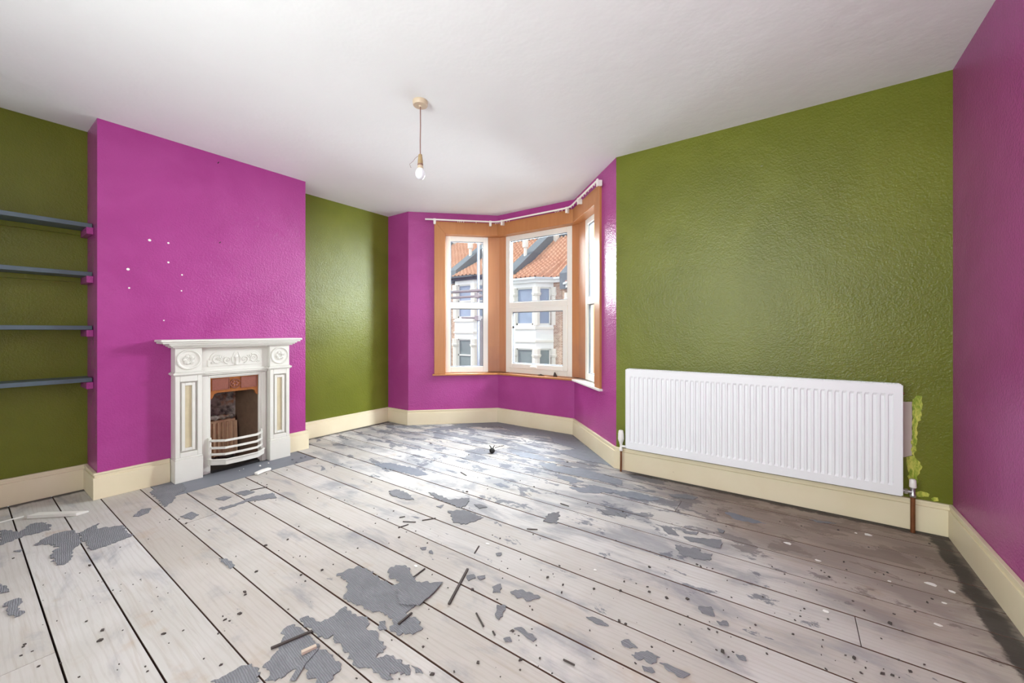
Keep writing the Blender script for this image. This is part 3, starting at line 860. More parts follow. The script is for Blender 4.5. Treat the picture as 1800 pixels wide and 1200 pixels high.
# ------------------------------------------------------------------ radiator
RX0, RX1, RYF, RZ0, RZ1 = -1.070, 0.500, 3.050, 0.206, 0.824
rad = empty('radiator', ((RX0 + RX1) / 2, RYF + 0.05, RZ0))
tag(rad, 'long white fluted panel radiator under the green wall', 'radiator')
def fluted(yf, sgn):
    mb = MB()
    xs = [RX0 + 0.006, RX0 + 0.030]; ys = [0, 0]
    N = 45; x0 = RX0 + 0.032; pitch = (RX1 - RX0 - 0.064) / N
    for k in range(N):
        a = x0 + k * pitch
        for fx, d in ((0.10, 0), (0.24, 1), (0.66, 1), (0.80, 0)):
            xs.append(a + fx * pitch); ys.append(d)
    xs += [RX1 - 0.030, RX1 - 0.006]; ys += [0, 0]
    zr = [(RZ0, 0), (RZ0 + 0.052, 0), (RZ0 + 0.066, 1), (RZ1 - 0.066, 1), (RZ1 - 0.052, 0), (RZ1 - 0.008, 0), (RZ1, 0.6)]
    m = len(xs)
    for z, f in zr:
        for x, d in zip(xs, ys):
            dep = d * f * 0.0075 if f in (0, 1) else 0.004
            mb.v.append((x, yf + sgn * dep, z))
    for i in range(len(zr) - 1):
        for j in range(m - 1):
            mb.f.append([i * m + j, i * m + j + 1, (i + 1) * m + j + 1, (i + 1) * m + j])
    b = len(mb.v)      # back sheet closes the panel
    for z, _ in zr:
        mb.v += [(xs[0], yf + sgn * 0.012, z), (xs[-1], yf + sgn * 0.012, z)]
    for i in range(len(zr) - 1):
        mb.f.append([b + 2 * i, b + 2 * i + 2, b + 2 * i + 3, b + 2 * i + 1])
        mb.f.append([i * m, (i + 1) * m, b + 2 * i + 2, b + 2 * i]); mb.f.append([i * m + m - 1, b + 2 * i + 1, b + 2 * i + 3, (i + 1) * m + m - 1])
    mb.f.append(list(range(m)) + [b + 1, b]); t0 = (len(zr) - 1) * m; bb = b + 2 * (len(zr) - 1)
    mb.f.append([bb, bb + 1] + list(range(t0, t0 + m))[::-1])
    return mb
fluted(RYF, 1).build('front_panel', M['radiator'], rad)
MB().box(RX0 + 0.01, RX1 - 0.01, RYF + 0.062, RYF + 0.074, RZ0 + 0.01, RZ1 - 0.01).build('back_panel', M['radiator'], rad)
for x0, x1 in ((RX0, RX0 + 0.006), (RX1 - 0.006, RX1)):
    MB().box(x0, x1, RYF - 0.001, RYF + 0.078, RZ0 + 0.004, RZ1 - 0.002).build('side_panel', M['radiator'], rad, bevel=0.002)
mb = MB()
mb.box(RX0 + 0.006, RX1 - 0.006, RYF + 0.013, RYF + 0.018, RZ1 - 0.004, RZ1 + 0.004); mb.box(RX0 + 0.006, RX1 - 0.006, RYF + 0.056, RYF + 0.061, RZ1 - 0.004, RZ1 + 0.004)
k = RX0 + 0.01
while k < RX1 - 0.012:
    mb.box(k, k + 0.006, RYF + 0.018, RYF + 0.056, RZ1 - 0.002, RZ1 + 0.003); k += 0.0165
mb.build('top_grille', M['radiator'], rad)
for x in (RX0 + 0.25, RX1 - 0.25):
    MB().box(x - 0.015, x + 0.015, RYF + 0.0745, YW - 0.0008, RZ0 + 0.08, RZ1 - 0.08).build('wall_bracket', M['radiator'], rad)
# thermostatic valve at the left end
vx, vy = -1.122, 3.098
mb = MB().lathe([(0.014, 0.0), (0.016, 0.006), (0.021, 0.016), (0.0225, 0.040), (0.021, 0.075), (0.019, 0.092), (0.015, 0.098), (0.004, 0.100)], (vx, vy, 0.232), 'z', 24)
tv = mb.build('thermostatic_head', M['white_plastic'], rad, smooth=True)
mb = MB()
for kk in range(16):
    a = kk * math.pi / 8
    mb.tube([(vx + 0.0222 * math.cos(a), vy + 0.0222 * math.sin(a), 0.258), (vx + 0.0205 * math.cos(a), vy + 0.0205 * math.sin(a), 0.306)], 0.0018, 5)
mb.build('grip_ribs', M['white_plastic'], tv)
mb = MB().lathe([(0.012, 0), (0.014, 0.004), (0.014, 0.016), (0.010, 0.022), (0.010, 0.050), (0.013, 0.056), (0.013, 0.066)], (vx, vy, 0.166), 'z', 16)
mb.tube([(vx, vy, 0.205), (RX0 + 0.004, vy, 0.205)], 0.009, 12)
mb.build('valve_body', M['white_plastic'], rad, smooth=True)
MB().tube([(vx, vy, 0.166), (vx, vy, 0.08), (vx - 0.002, vy, 0.001)], 0.0078, 12).build('supply_pipe', M['copper_pipe'], rad, smooth=True)
wx, wy = 0.547, 3.100
MB().lathe([(0.015, 0.0), (0.016, 0.004), (0.0145, 0.04), (0.010, 0.046), (0.003, 0.047)], (wx, wy, 0.252), 'z', 18).build('lockshield_cap', M['white_plastic'], rad, smooth=True)
mb = MB().lathe([(0.012, 0), (0.014, 0.004), (0.014, 0.014), (0.010, 0.020), (0.011, 0.055)], (wx, wy, 0.198), 'z', 16)
mb.tube([(wx, wy, 0.225), (RX1 - 0.004, wy, 0.225)], 0.010, 12); mb.tube([(RX1 + 0.012, wy, 0.225), (RX1 + 0.026, wy, 0.225)], 0.015, 6)
mb.build('valve_body', M['chrome'], rad, smooth=True)
MB().tube([(wx, wy, 0.20), (wx, wy, 0.001)], 0.0105, 12).build('return_pipe', M['copper_pipe'], rad, smooth=True)
MB().lathe([(0.008, 0), (0.008, 0.01), (0.004, 0.012)], (RX1, RYF + 0.04, RZ1 - 0.05), 'x', 10).build('air_vent', M['copper_pipe'], rad, smooth=True)

# unpainted plaster and lime brush marks beside the radiator
random.seed(11)
def ragged(pts, amp, step):
    out = []
    n = len(pts)
    for i in range(n):
        a, b = Vector(pts[i]), Vector(pts[(i + 1) % n])
        L = (b - a).length; k = max(1, int(L / step))
        nr = Vector((-(b - a).y, (b - a).x)).normalized()
        ph = random.random() * 6.3
        for j in range(k):
            o = random.uniform(-amp, amp) * 0.7 if j else random.uniform(-amp, amp) * 0.4
            o += amp * 0.9 * math.sin(ph + j * step * 130) * math.sin(math.pi * j / k)
            out.append(a + (b - a) * (j / k) + nr * o)
    return out
def wall_patch(name, px, mat, parent, dy, amp=0.004):
    w = [on_y(u, v, YW) for u, v in px]
    o = ragged([(p.x, p.z) for p in w], amp, 0.012)
    mb = MB(); n = len(o)
    mb.v = [(p.x, YW - 0.0003, p.y) for p in o] + [(p.x, YW - dy, p.y) for p in o]
    mb.f = [list(range(n)), list(range(n, 2 * n))] + [[i, (i + 1) % n, n + (i + 1) % n, n + i] for i in range(n)]
    return mb.build(name, mat, parent)
wall_patch('bare_plaster_patch', [(1565, 705), (1603, 706), (1603, 800), (1590, 803), (1565, 803)], M['bare_plaster'], wr, 0.0012, 0.001)['label'] = 'bare pale plaster beside the radiator'
wall_patch('brush_mark', [(1604, 702), (1611, 695), (1621, 696), (1620, 730), (1613, 745), (1612, 775), (1607, 800), (1602, 798), (1604, 750)], M['lime'], wr, 0.0016)
wall_patch('brush_mark', [(1593, 803), (1608, 800), (1621, 820), (1614, 835), (1612, 850), (1598, 848), (1596, 825)], M['lime'], wr, 0.0016)
wall_patch('brush_mark', [(1609, 865), (1618, 863), (1634, 868), (1632, 873), (1612, 872)], M['lime'], wr, 0.0016)
wall_patch('brush_mark', [(1637, 876), (1648, 874), (1650, 880), (1640, 881)], M['lime'], wr, 0.0016)
# pale filler dots and picture nails on the chimney breast
for (u, v, r) in ((263, 422, .009), (296, 427, .007), (296, 461, .007), (225, 473, .009), (320, 483, .006), (227, 506, .006), (319, 511, .005), (288, 563, .005)):
    p = on_x(u, v, XL)
    MB().lathe([(r, 0), (r * 0.9, 0.0008), (r * 0.3, 0.0012)], (XL, p.y, p.z), 'x', 10).build('filler_dot', M['whitechip'], chim)
for (u, v) in ((383, 287), (386, 427)):
    p = on_x(u, v, XL)
    MB().tube([(XL - 0.005, p.y, p.z), (XL + 0.02, p.y, p.z + 0.006)], 0.003, 8).build('nail', M['black'], chim)
p = on_y(1339, 292, YW)
MB().lathe([(0.008, 0), (0.006, 0.001), (0.002, 0.0014)], (p.x, YW - 0.001, p.z), 'z', 10).build('filler_dot', M['whitechip'], wr)

# ------------------------------------------------------------------ pendant lamp
px, py = -1.889, 1.685
pend = empty('pendant_lamp', (px, py, H))
tag(pend, 'bare bulb hanging on a brown flex from a beige ceiling rose', 'pendant lamp')
MB().lathe([(0.046, 0.0), (0.047, -0.006), (0.045, -0.024), (0.042, -0.028), (0.012, -0.030), (0.008, -0.036)], (px, py, H - 0.0005), 'z', 32).build('ceiling_rose', M['beige'], pend, smooth=True)
MB().tube([(px, py, H - 0.03), (px + 0.0015, py, H - 0.15), (px - 0.001, py, H - 0.25), (px, py, 2.215)], 0.0032, 8).build('flex', M['cord'], pend, smooth=True)
MB().lathe([(0.006, 0.0), (0.011, -0.004), (0.014, -0.030), (0.0145, -0.034), (0.0155, -0.036), (0.0165, -0.060), (0.016, -0.062)], (px, py, 2.222), 'z', 24).build('lampholder', M['beige_dark'], pend, smooth=True)
MB().lathe([(0.0165, 0), (0.0175, -0.002), (0.0175, -0.008), (0.016, -0.010)], (px, py, 2.161), 'z', 24).build('holder_ring', M['cord'], pend, smooth=True)
bl = MB().lathe([(0.014, 2.152), (0.016, 2.148), (0.020, 2.130), (0.0235, 2.124), (0.0285, 2.112), (0.0305, 2.098), (0.0290, 2.085), (0.0225, 2.073), (0.012, 2.067), (0.003, 2.0655)], (px, py, 0), 'z', 28).build('bulb', M['bulb'], pend, smooth=True)
MB().lathe([(0.0142, 2.153), (0.0166, 2.148), (0.0204, 2.131), (0.019, 2.1295)], (px, py, 0), 'z', 28).build('bulb_collar', M['beige'], bl, smooth=True)
rt = Vector((RT.x, RT.y, 0))
c0 = Vector((px, py, 2.212)); 
MB().tube([c0 - rt * 0.012, c0 - rt * 0.030 + UP * -0.014, c0 - rt * 0.045 + UP * -0.034, c0 - rt * 0.066 + UP * -0.052, c0 - rt * 0.058 + UP * -0.075], 0.0012, 6).build('loose_wire', M['cord'], pend)

# ------------------------------------------------------------------ curtain track
ct = empty('curtain_track', (P5.x, P5.y - 0.05, 2.40))
tag(ct, 'white plastic curtain track bent round the head of the bay', 'curtain track')
nt, zt = -0.062, 2.452
def bez(a, b, c, n=6):
    return [a * (1 - t) ** 2 + b * 2 * t * (1 - t) + c * t * t for t in [i / n for i in range(n + 1)]]
a0 = bpt(P4, P5, 0.20, nt); k5, k6 = C5(nt), C6(nt)
d1 = bay_frame(P4, P5)[0]; d2 = bay_frame(P5, P6)[0]; d3 = bay_frame(P6, P7)[0]
path = [a0] + bez(k5 - d1 * 0.07, k5, k5 + d2 * 0.07) + bez(k6 - d2 * 0.07, k6, k6 + d3 * 0.07) + [bpt(P6, P7, JR + 0.03, nt)]
MB().bar([(p.x, p.y, zt) for p in path], 0.010, 0.018).build('rail', M['white_plastic'], ct, bevel=0.002)
def on_bay(u):
    d = ray(u, CY)
    best = None
    for A, B in ((P4, P5), (P5, P6), (P6, P7)):
        dd, n = bay_frame(A, B); base = A + n * nt
        t = base.dot(n) / (d.x * n.x + d.y * n.y)
        p = Vector((d.x * t, d.y * t)); s = (p - base).dot(dd)
        if -0.06 < s < (B - A).length + 0.06: best = (A, B, s)
    return best
for u in (764, 862, 882, 996, 1016, 1050):
    A, B, s = on_bay(u)
    mb = MB(); pbox(mb, A, B, s - 0.014, s + 0.014, nt - 0.007, nt + 0.006, 2.40, 2.464); pbox(mb, A, B, s - 0.011, s + 0.011, nt + 0.006, tr - 0.0005, 2.405, 2.455)
    mb.build('bracket', M['white_plastic'], ct, bevel=0.002)
random.seed(2)
for u in (805, 808, 811, 815, 837, 871, 874, 877, 891, 895, 976, 979, 982, 988, 1000, 1004, 1008, 1021, 1025, 1029, 1034, 1041, 1045):
    r_ = on_bay(u)
    if not r_: continue
    A, B, s = r_
    mb = MB(); c = bpt(A, B, s, nt)
    mb.tube([(c.x, c.y, zt - 0.008), (c.x, c.y, zt - 0.020), (c.x + 0.003, c.y - 0.003, zt - 0.026)], [0.004, 0.0035, 0.002], 6)
    mb.build('glider', M['white_plastic'], ct)

# ------------------------------------------------------------------ loose pieces on the floor
random.seed(21)
GL = 'small underlay scraps on the floorboards'
PATCHES = []
def inside(x, y):
    for o in PATCHES:
        c = False; n = len(o)
        for i in range(n):
            a, b = o[i], o[i - 1]
            if (a.y > y) != (b.y > y) and x < (b.x - a.x) * (y - a.y) / (b.y - a.y) + a.x: c = not c
        if c: return True
    return False
def floor_patch(px, label, mat='underlay', th=0.003, amp=0.006, step=0.016, group=None, z=0.0004, name='underlay_scrap', cat='underlay scrap'):
    w = [fl(u, v) for u, v in px]
    o = ragged([(p.x, p.y) for p in w], amp, step)
    PATCHES.append(o)
    mb = MB(); n = len(o)
    mb.v = [(p.x, p.y, z) for p in o] + [(p.x, p.y, z + th * random.uniform(0.8, 1.3)) for p in o]
    mb.f = [list(range(n)), list(range(n, 2 * n))] + [[i, (i + 1) % n, n + (i + 1) % n, n + i] for i in range(n)]
    return tag(mb.build(name, M[mat]), label, cat, group)
C2 = lambda L: [(500 + x / 3, 850 + y / 3) for x, y in L]
C1 = lambda L: [(x / 3, 850 + y / 3) for x, y in L]
C3 = lambda L: [(1000 + x * .2917, 850 + y * .2917) for x, y in L]
C5p = lambda L: [(500 + x / 3, 700 + y / 3) for x, y in L]
big = [
    (C2([(275, 480), (390, 435), (440, 455), (500, 500), (560, 535), (605, 540), (600, 515), (550, 490), (550, 450), (590, 430), (640, 435), (665, 470), (700, 520), (735, 520), (800, 528), (740, 600), (680, 655), (660, 665), (640, 685), (720, 730), (725, 775), (650, 795), (600, 800), (555, 780), (575, 730), (545, 690), (480, 675), (440, 665), (360, 630), (310, 605), (335, 560), (330, 510), (300, 500)]), 'large star-shaped torn piece of grey carpet underlay in the middle foreground'),
    (C2([(320, 650), (360, 690), (440, 710), (435, 775), (490, 785), (500, 830), (540, 860), (520, 890), (480, 920), (560, 910), (620, 935), (665, 990), (640, 1010), (600, 990), (560, 1000), (575, 1035), (540, 1040), (480, 1000), (430, 970), (360, 960), (340, 910), (305, 880), (300, 850), (255, 820), (260, 800), (215, 815), (160, 790), (80, 715), (130, 700), (190, 735), (240, 710)]), 'long ragged piece of ribbed grey underlay in the centre foreground, below the star-shaped one'),
    ([(460, 1173), (480, 1153), (497, 1130), (497, 1107), (515, 1098), (533, 1108), (552, 1128), (575, 1148), (600, 1168), (583, 1197), (560, 1202), (540, 1187), (535, 1172), (515, 1177), (495, 1192), (465, 1197), (475, 1180)], 'square ribbed grey underlay piece with dark splinters lying on it'),
    ([(370, 1199), (397, 1187), (430, 1170), (447, 1173), (457, 1183), (455, 1198), (440, 1206), (390, 1206)], 'grey underlay piece cut by the bottom edge of the picture'),
    (C1([(180, 325), (240, 285), (310, 260), (385, 245), (415, 275), (430, 310), (385, 350), (375, 400), (330, 430), (300, 430), (265, 380), (310, 335), (280, 325), (230, 320)]), 'forked grey underlay piece below the white offcut at the left'),
    (C1([(415, 262), (470, 235), (520, 210), (500, 240), (650, 220), (670, 260), (705, 270), (660, 290), (560, 330), (480, 352), (460, 320), (430, 290)]), 'flat grey underlay piece with straight lower edge in front of the chimney breast'),
    (C1([(0, 250), (60, 245), (100, 260), (160, 215), (220, 205), (270, 220), (260, 245), (180, 265), (130, 275), (60, 305), (0, 325)]), 'long grey underlay piece at the left edge under the white offcut'),
    (C1([(790, 45), (840, 20), (960, 0), (980, 30), (930, 60), (910, 95), (870, 125), (830, 80)]), 'triangular grey underlay piece left of the fireplace hearth'),
    (C1([(20, 635), (100, 605), (120, 625), (90, 655), (130, 680), (80, 705), (40, 685)]), 'notched grey underlay scrap near the left edge of the floor'),
    (C2([(860, 145), (950, 140), (1050, 180), (960, 215), (890, 205), (880, 165)]), 'broad dark grey underlay scrap in the middle of the floor'),
    (C2([(760, 45), (800, 55), (870, 85), (975, 75), (965, 110), (930, 130), (870, 105), (800, 80)]), 'long dark grey underlay scrap in the middle of the floor behind the broad one'),
    (C2([(1365, 200), (1390, 160), (1450, 150), (1440, 210)]), 'loose four-sided grey flake right of the floor centre'),
    (C2([(1190, 570), (1250, 560), (1310, 580), (1350, 600), (1300, 620), (1220, 600)]), 'lens-shaped dark underlay flake right of the dark stick'),
    (C2([(550, 40), (590, 30), (650, 50), (685, 85), (650, 85), (600, 75), (560, 60)]), 'curled grey underlay scrap left of the floor centre'),
    (C1([(1155, 130), (1250, 105), (1330, 70), (1440, 50), (1460, 75), (1380, 85), (1300, 95), (1220, 125), (1170, 140)]), 'long thin grey underlay scrap pointing at the fireplace'),
    (C3([(640, 370), (690, 385), (780, 390), (800, 420), (865, 425), (850, 465), (780, 455), (720, 440), (660, 420)]), 'blocky grey underlay scrap in front of the radiator'),
    (C3([(375, 1030), (470, 1010), (550, 1050), (500, 1085), (400, 1050)]), 'dark ragged underlay scrap at the lower right foreground'),
]
for pts, lab in big:
    floor_patch(pts, lab, amp=0.007, step=0.008)
floor_patch(C2([(590, 560), (640, 545), (730, 535), (835, 527), (790, 580), (712, 650), (606, 643)]), 'lifted flap of underlay on the right arm of the star-shaped piece', z=0.0062, th=0.003, amp=0.003)
small = [
    C1([(0, 530), (30, 540), (50, 570), (0, 580)]), C1([(700, 175), (745, 135), (800, 130), (780, 155), (730, 175)]), C1([(1240, 50), (1300, 35), (1345, 45), (1290, 65)]),
    C1([(1135, 80), (1180, 68), (1220, 72), (1180, 90)]), C1([(1155, 395), (1200, 400), (1240, 430), (1215, 450), (1180, 420)]), C1([(950, 175), (1010, 150), (1050, 165), (1010, 190)]),
    C1([(70, 358), (120, 348), (110, 360)]), C2([(960, 485), (1000, 480), (1010, 500), (970, 515)]), C2([(1015, 490), (1060, 485), (1060, 500), (1030, 510)]),
    C2([(1110, 690), (1120, 640), (1170, 645), (1150, 700), (1130, 720)]), C2([(1095, 545), (1140, 530), (1140, 575), (1100, 575)]), C2([(1210, 765), (1250, 760), (1330, 820), (1310, 835), (1260, 795)]),
    C2([(1590, 705), (1640, 710), (1710, 750), (1660, 745)]), C2([(1155, 820), (1190, 810), (1200, 835), (1165, 835)]), C2([(500, 730), (530, 725), (540, 770), (500, 775)]),
    C2([(715, 340), (750, 335), (745, 350), (725, 352)]), C2([(760, 365), (775, 352), (785, 372)]), C2([(1115, 370), (1145, 365), (1140, 382), (1120, 382)]),
    C2([(1000, 110), (1040, 112), (1070, 125), (1030, 132)]), C2([(800, 120), (840, 112), (825, 130)]), C2([(670, 960), (720, 985), (730, 1005), (690, 1000)]),
    C3([(690, 320), (790, 330), (920, 340), (915, 390), (870, 385), (800, 360), (730, 350)]), C3([(550, 255), (620, 270), (665, 315), (600, 305)]), C3([(690, 285), (780, 295), (770, 310), (700, 300)]),
    C3([(895, 270), (940, 285), (930, 298), (900, 290)]), C3([(440, 1100), (500, 1110), (520, 1140), (450, 1130)]), C3([(315, 955), (360, 940), (415, 995), (340, 985)]),
    C3([(105, 810), (180, 820), (240, 860), (170, 850)]), C3([(545, 1080), (640, 1110), (730, 1150), (690, 1175), (600, 1130)]), C3([(1005, 1030), (1050, 1035), (1070, 1070), (1020, 1055)]),
    C3([(190, 160), (260, 165), (280, 195), (220, 185)]), C3([(280, 170), (350, 190), (340, 210)]), C3([(1450, 215), (1610, 240), (1500, 235)]), C3([(600, 65), (700, 65), (780, 85), (750, 95), (620, 80)]),
    C3([(780, 740), (860, 745), (880, 800), (800, 780)]), C3([(890, 830), (950, 830), (960, 858), (910, 852)]),
]
where = ['cut off by the left edge, above the notched scrap', 'slanting on bare boards right of the flat left piece', 'beside the hearth, above the long thin scrap', 'just left of the long thin scrap by the hearth', 'straddling a board gap left of the floor centre', 'pale-edged, below the triangular piece by the hearth', 'sliver near the left edge under the forked piece', 'nearest the tip of the long dark stick', 'second one right of the long dark stick', 'upright, below the lens-shaped flake', 'fluffy, left of the lens-shaped flake', 'slanting streak below the upright one in the right foreground', 'thin lens, far right of the lens-shaped flake', 'tiny, under the slanting streak in the right foreground', 'between the star-shaped and the long ragged pieces', 'pair member, upper one above the star-shaped piece', 'pair member, lower one above the star-shaped piece', 'tiny, left of the long board gap behind the stick', 'just right of the broad scrap in the floor centre', 'small tail left of the broad scrap in the floor centre', 'lifted tip at the right end of the long ragged piece', 'long, just behind the blocky one by the radiator', 'left of the long scrap near the radiator', 'thin strip behind the long scrap near the radiator', 'dot-like, right of the thin strip near the radiator', 'in front of the dark ragged scrap in the lower right', 'left of the dark ragged scrap in the lower right', 'thin, upper left of the dark ragged scrap in the lower right', 'trailing right of the dark ragged scrap in the lower right', 'lone, right foreground beside the end joint', 'blue tinged, between floor centre and radiator valve', 'triangular, between floor centre and radiator valve', 'long sliver on the brown boards under the radiator middle', 'flat, on brown boards near the left part of the radiator', 'on the grey boards right of the floor centre, upper of two', 'on the grey boards right of the floor centre, lower of two']
for pts, wh in zip(small, where):
    floor_patch(pts, 'small grey underlay scrap ' + wh, group=GL, amp=0.004, step=0.012)
# thin stuck residue in the bay and along the radiator wall
res = [
    (C5p([(735, 163), (820, 155), (900, 140), (960, 128), (1140, 125), (1300, 160), (1510, 192), (1600, 260), (1735, 358), (1560, 322), (1420, 275), (1540, 268), (1430, 235), (1400, 203), (1250, 190), (1130, 148), (960, 150), (860, 165), (780, 172)]), 'thin blue grey glue residue along the foot of the bay wall'),
    (C5p([(1340, 345), (1420, 340), (1440, 360), (1560, 368), (1680, 400), (1785, 435), (1780, 460), (1640, 430), (1520, 405), (1400, 380)]), 'thin blue grey residue streak in front of the right cant of the bay'),
    (C5p([(1190, 280), (1290, 290), (1400, 318), (1480, 335), (1380, 330), (1250, 310)]), 'thin blue grey residue streak beside the black lump in the bay'),
    (C5p([(1585, 465), (1640, 460), (1720, 478), (1790, 500), (1700, 498), (1620, 488)]), 'small blue grey residue patch right of the floor centre'),
    (C5p([(1430, 405), (1500, 412), (1580, 440), (1520, 448), (1450, 425)]), 'small blue grey residue patch near the bay mouth'),
    (C5p([(470, 345), (560, 340), (700, 370), (760, 400), (700, 410), (600, 385), (500, 362)]), 'thin grey residue streak on the floor near the far alcove'),
    (C5p([(1100, 450), (1140, 445), (1190, 470), (1140, 468)]), 'tiny grey residue patch between the bay and the floor centre'),
    (C3([(0, 20), (120, 25), (210, 45), (160, 60), (60, 50)]), 'blue grey residue patch in front of the radiator valve'),
    (C3([(240, 40), (400, 50), (545, 92), (500, 106), (400, 90), (280, 62)]), 'long blue grey residue patch near the left end of the radiator'),
    (C3([(940, 170), (1000, 180), (1190, 240), (1130, 240), (1000, 215)]), 'dark residue streak on the brown boards in front of the radiator'),
]
for pts, lab in res:
    floor_patch(pts, lab, 'residue', 0.0012, 0.010, 0.02, z=0.0003, name='glue_residue', cat='residue')

def stick(name, a, b, w, h, mat, label, cat='splinter', group=None, z=0.0005, bend=0.0):
    A, B = fl(*a), fl(*b)
    A.z = B.z = z + h / 2
    e_ = (B - A) * 0.1; s_ = Vector((-(B - A).y, (B - A).x, 0)).normalized() * (w + 0.012)
    PATCHES.append([A - e_ - s_, B + e_ - s_, B + e_ + s_, A - e_ + s_])
    m = (A + B) / 2 + Vector((-(B - A).y, (B - A).x, 0)) * bend
    return tag(MB().bar([A, m, B], w, h).build(name, M[mat], bevel=0.0008), label, cat, group)
stick('wood_splinter', (789, 1063), (822, 1001), 0.010, 0.007, 'darkwood', 'long dark stick lying across the boards right of the star-shaped underlay')
stick('wood_splinter', (476, 1143), (549, 1112), 0.010, 0.006, 'darkwood', 'thin dark stick lying on the square underlay piece', z=0.0045)
stick('wood_splinter', (530, 1152), (556, 1140), 0.014, 0.010, 'palewood', 'short pale wood splinter on the square underlay piece', z=0.0045)
stick('underlay_strip', (514, 1199), (556, 1142), 0.020, 0.002, 'underlay', 'narrow curled grey strip on the square underlay piece', z=0.0045, bend=0.06, cat='underlay strip')
stick('wood_splinter', (727, 1015), (747, 1000), 0.006, 0.005, 'darkwood', 'short dark splinter beside the upper lobe of the star-shaped underlay')
stick('wood_splinter', (700, 1100), (724, 1080), 0.008, 0.006, 'darkwood', 'short black splinter lying on the lower lobe of the star-shaped underlay', z=0.0045)
GS = 'small dark splinters scattered on the boards'
for a, b in (((700, 928), (718, 922)), ((708, 917), (731, 918)), ((742, 915), (766, 911)), ((702, 910), (712, 908)), ((834, 973), (842, 960)), ((926, 930), (945, 931)), ((985, 885), (1000, 890)), ((837, 1078), (850, 1102)), ((866, 1110), (870, 1117)), ((870, 787), (886, 783)), ((990, 1160), (1010, 1170)), ((810, 830), (820, 836)), ((440, 862), (470, 856))):
    stick('wood_splinter', a, b, 0.006, 0.004, 'darkwood', 'tiny dark splinter scattered on the open floorboards', group=GS)
# white offcut, strip and plaster chip
A, B = fl(47, 912), fl(134, 907)
d = (B - A).normalized(); nrm = Vector((-d.y, d.x, 0))
if nrm.x > 0: nrm = -nrm
mb = MB()
mb.hexa([A + UP * 0.0005, B + UP * 0.0005, B + d * 0.03 + nrm * 0.05 + UP * 0.0005, A + d * 0.02 + nrm * 0.05 + UP * 0.0005], [A + UP * 0.02, B + UP * 0.02, B + d * 0.028 + nrm * 0.047 + UP * 0.012, A + d * 0.022 + nrm * 0.047 + UP * 0.020])
tag(mb.build('trim_offcut', M['iron_white'], bevel=0.002), 'short cream wooden moulding offcut lying on the floor at the left', 'offcut')
stick('trim_strip', (-20, 924), (42, 908), 0.008, 0.006, 'iron_white', 'thin cream strip lying beside the moulding offcut at the left edge', 'strip')
A, B = fl(450, 835), fl(474, 826)
mb = MB(); mb.bar([A + UP * 0.012, (A + B) / 2 + UP * 0.016, B + UP * 0.012], 0.035, 0.018)
tag(mb.build('plaster_chip', M['whitechip'], bevel=0.003), 'white plaster chip lying on the grey hearth edge', 'plaster chip')
random.seed(5)
for (u, v, r) in ((522, 813, .016), (530, 805, .014), (537, 803, .012), (514, 808, .012)):
    p = fl(u, v); p.z = 0.0
    mb = MB().lathe([(r, 0.0004), (r * 1.1, r * 0.3), (r * 0.8, r * 0.7), (r * 0.3, r * 0.8)], p, 'z', 9, 0.6)
    tag(mb.build('rubble_lump', M['hearth'], smooth=True), 'small grey mortar lump beside the skirting right of the fireplace', 'rubble', 'mortar lumps by the hearth')
for (u, v, r) in ((413, 819, .010), (428, 824, .006), (421, 827, .005), (457, 819, .012), (472, 814, .009)):
    p = fl(u, v); p.z = 0.0
    mb = MB().lathe([(r, 0.0004), (r * 1.1, r * 0.3), (r * 0.5, r * 0.7)], p, 'z', 7, 0.6)
    tag(mb.build('plaster_crumb', M['whitechip']), 'tiny white plaster crumb on the hearth under the grate', 'plaster crumb', 'white crumbs on the hearth')
GW = 'white paint flakes on the floorboards'
for (u, v, r) in ((1525, 940, .02), (1505, 937, .008), (1637, 1027, .022), (1673, 1040, .014), (1437, 985, .012), (1648, 1098, .012), (1660, 1060, .008), (1452, 1075, .012), (1564, 1022, .008), (1385, 955, .02), (870, 776, .012), (905, 810, .008), (857, 956, .014), (1046, 1002, .010), (731, 995, .011)):
    p = fl(u, v)
    o = ragged([(p.x + r * math.cos(k * 1.05) * random.uniform(.6, 1.2), p.y + r * .6 * math.sin(k * 1.05) * random.uniform(.6, 1.2)) for k in range(6)], 0.002, 0.01)
    mb = MB(); n = len(o); mb.v = [(p_.x, p_.y, 0.0004) for p_ in o] + [(p_.x, p_.y, 0.0028) for p_ in o]
    mb.f = [list(range(n)), list(range(n, 2 * n))] + [[i, (i + 1) % n, n + (i + 1) % n, n + i] for i in range(n)]
    tag(mb.build('paint_flake', M['whitechip']), 'tiny white paint flake on the floorboards', 'paint flake', GW)
# black lump on the bay boards
p = fl(865, 796); p.z = 0
kn = empty('floor_lump', p)
tag(kn, 'small black round lump with two prongs on the floor near the bay', 'debris')
MB().lathe([(0.012, 0.0004), (0.024, 0.010), (0.028, 0.022), (0.024, 0.036), (0.012, 0.044), (0.004, 0.046)], p, 'z', 14, 0.85).build('body', M['black'], kn, smooth=True)
for sx in (-1, 1):
    MB().tube([p + UP * 0.04 + rt * 0.006 * sx, p + UP * 0.062 + rt * 0.016 * sx, p + UP * 0.07 + rt * 0.026 * sx], [0.006, 0.004, 0.003], 6).build('prong', M['black'], kn, smooth=True)
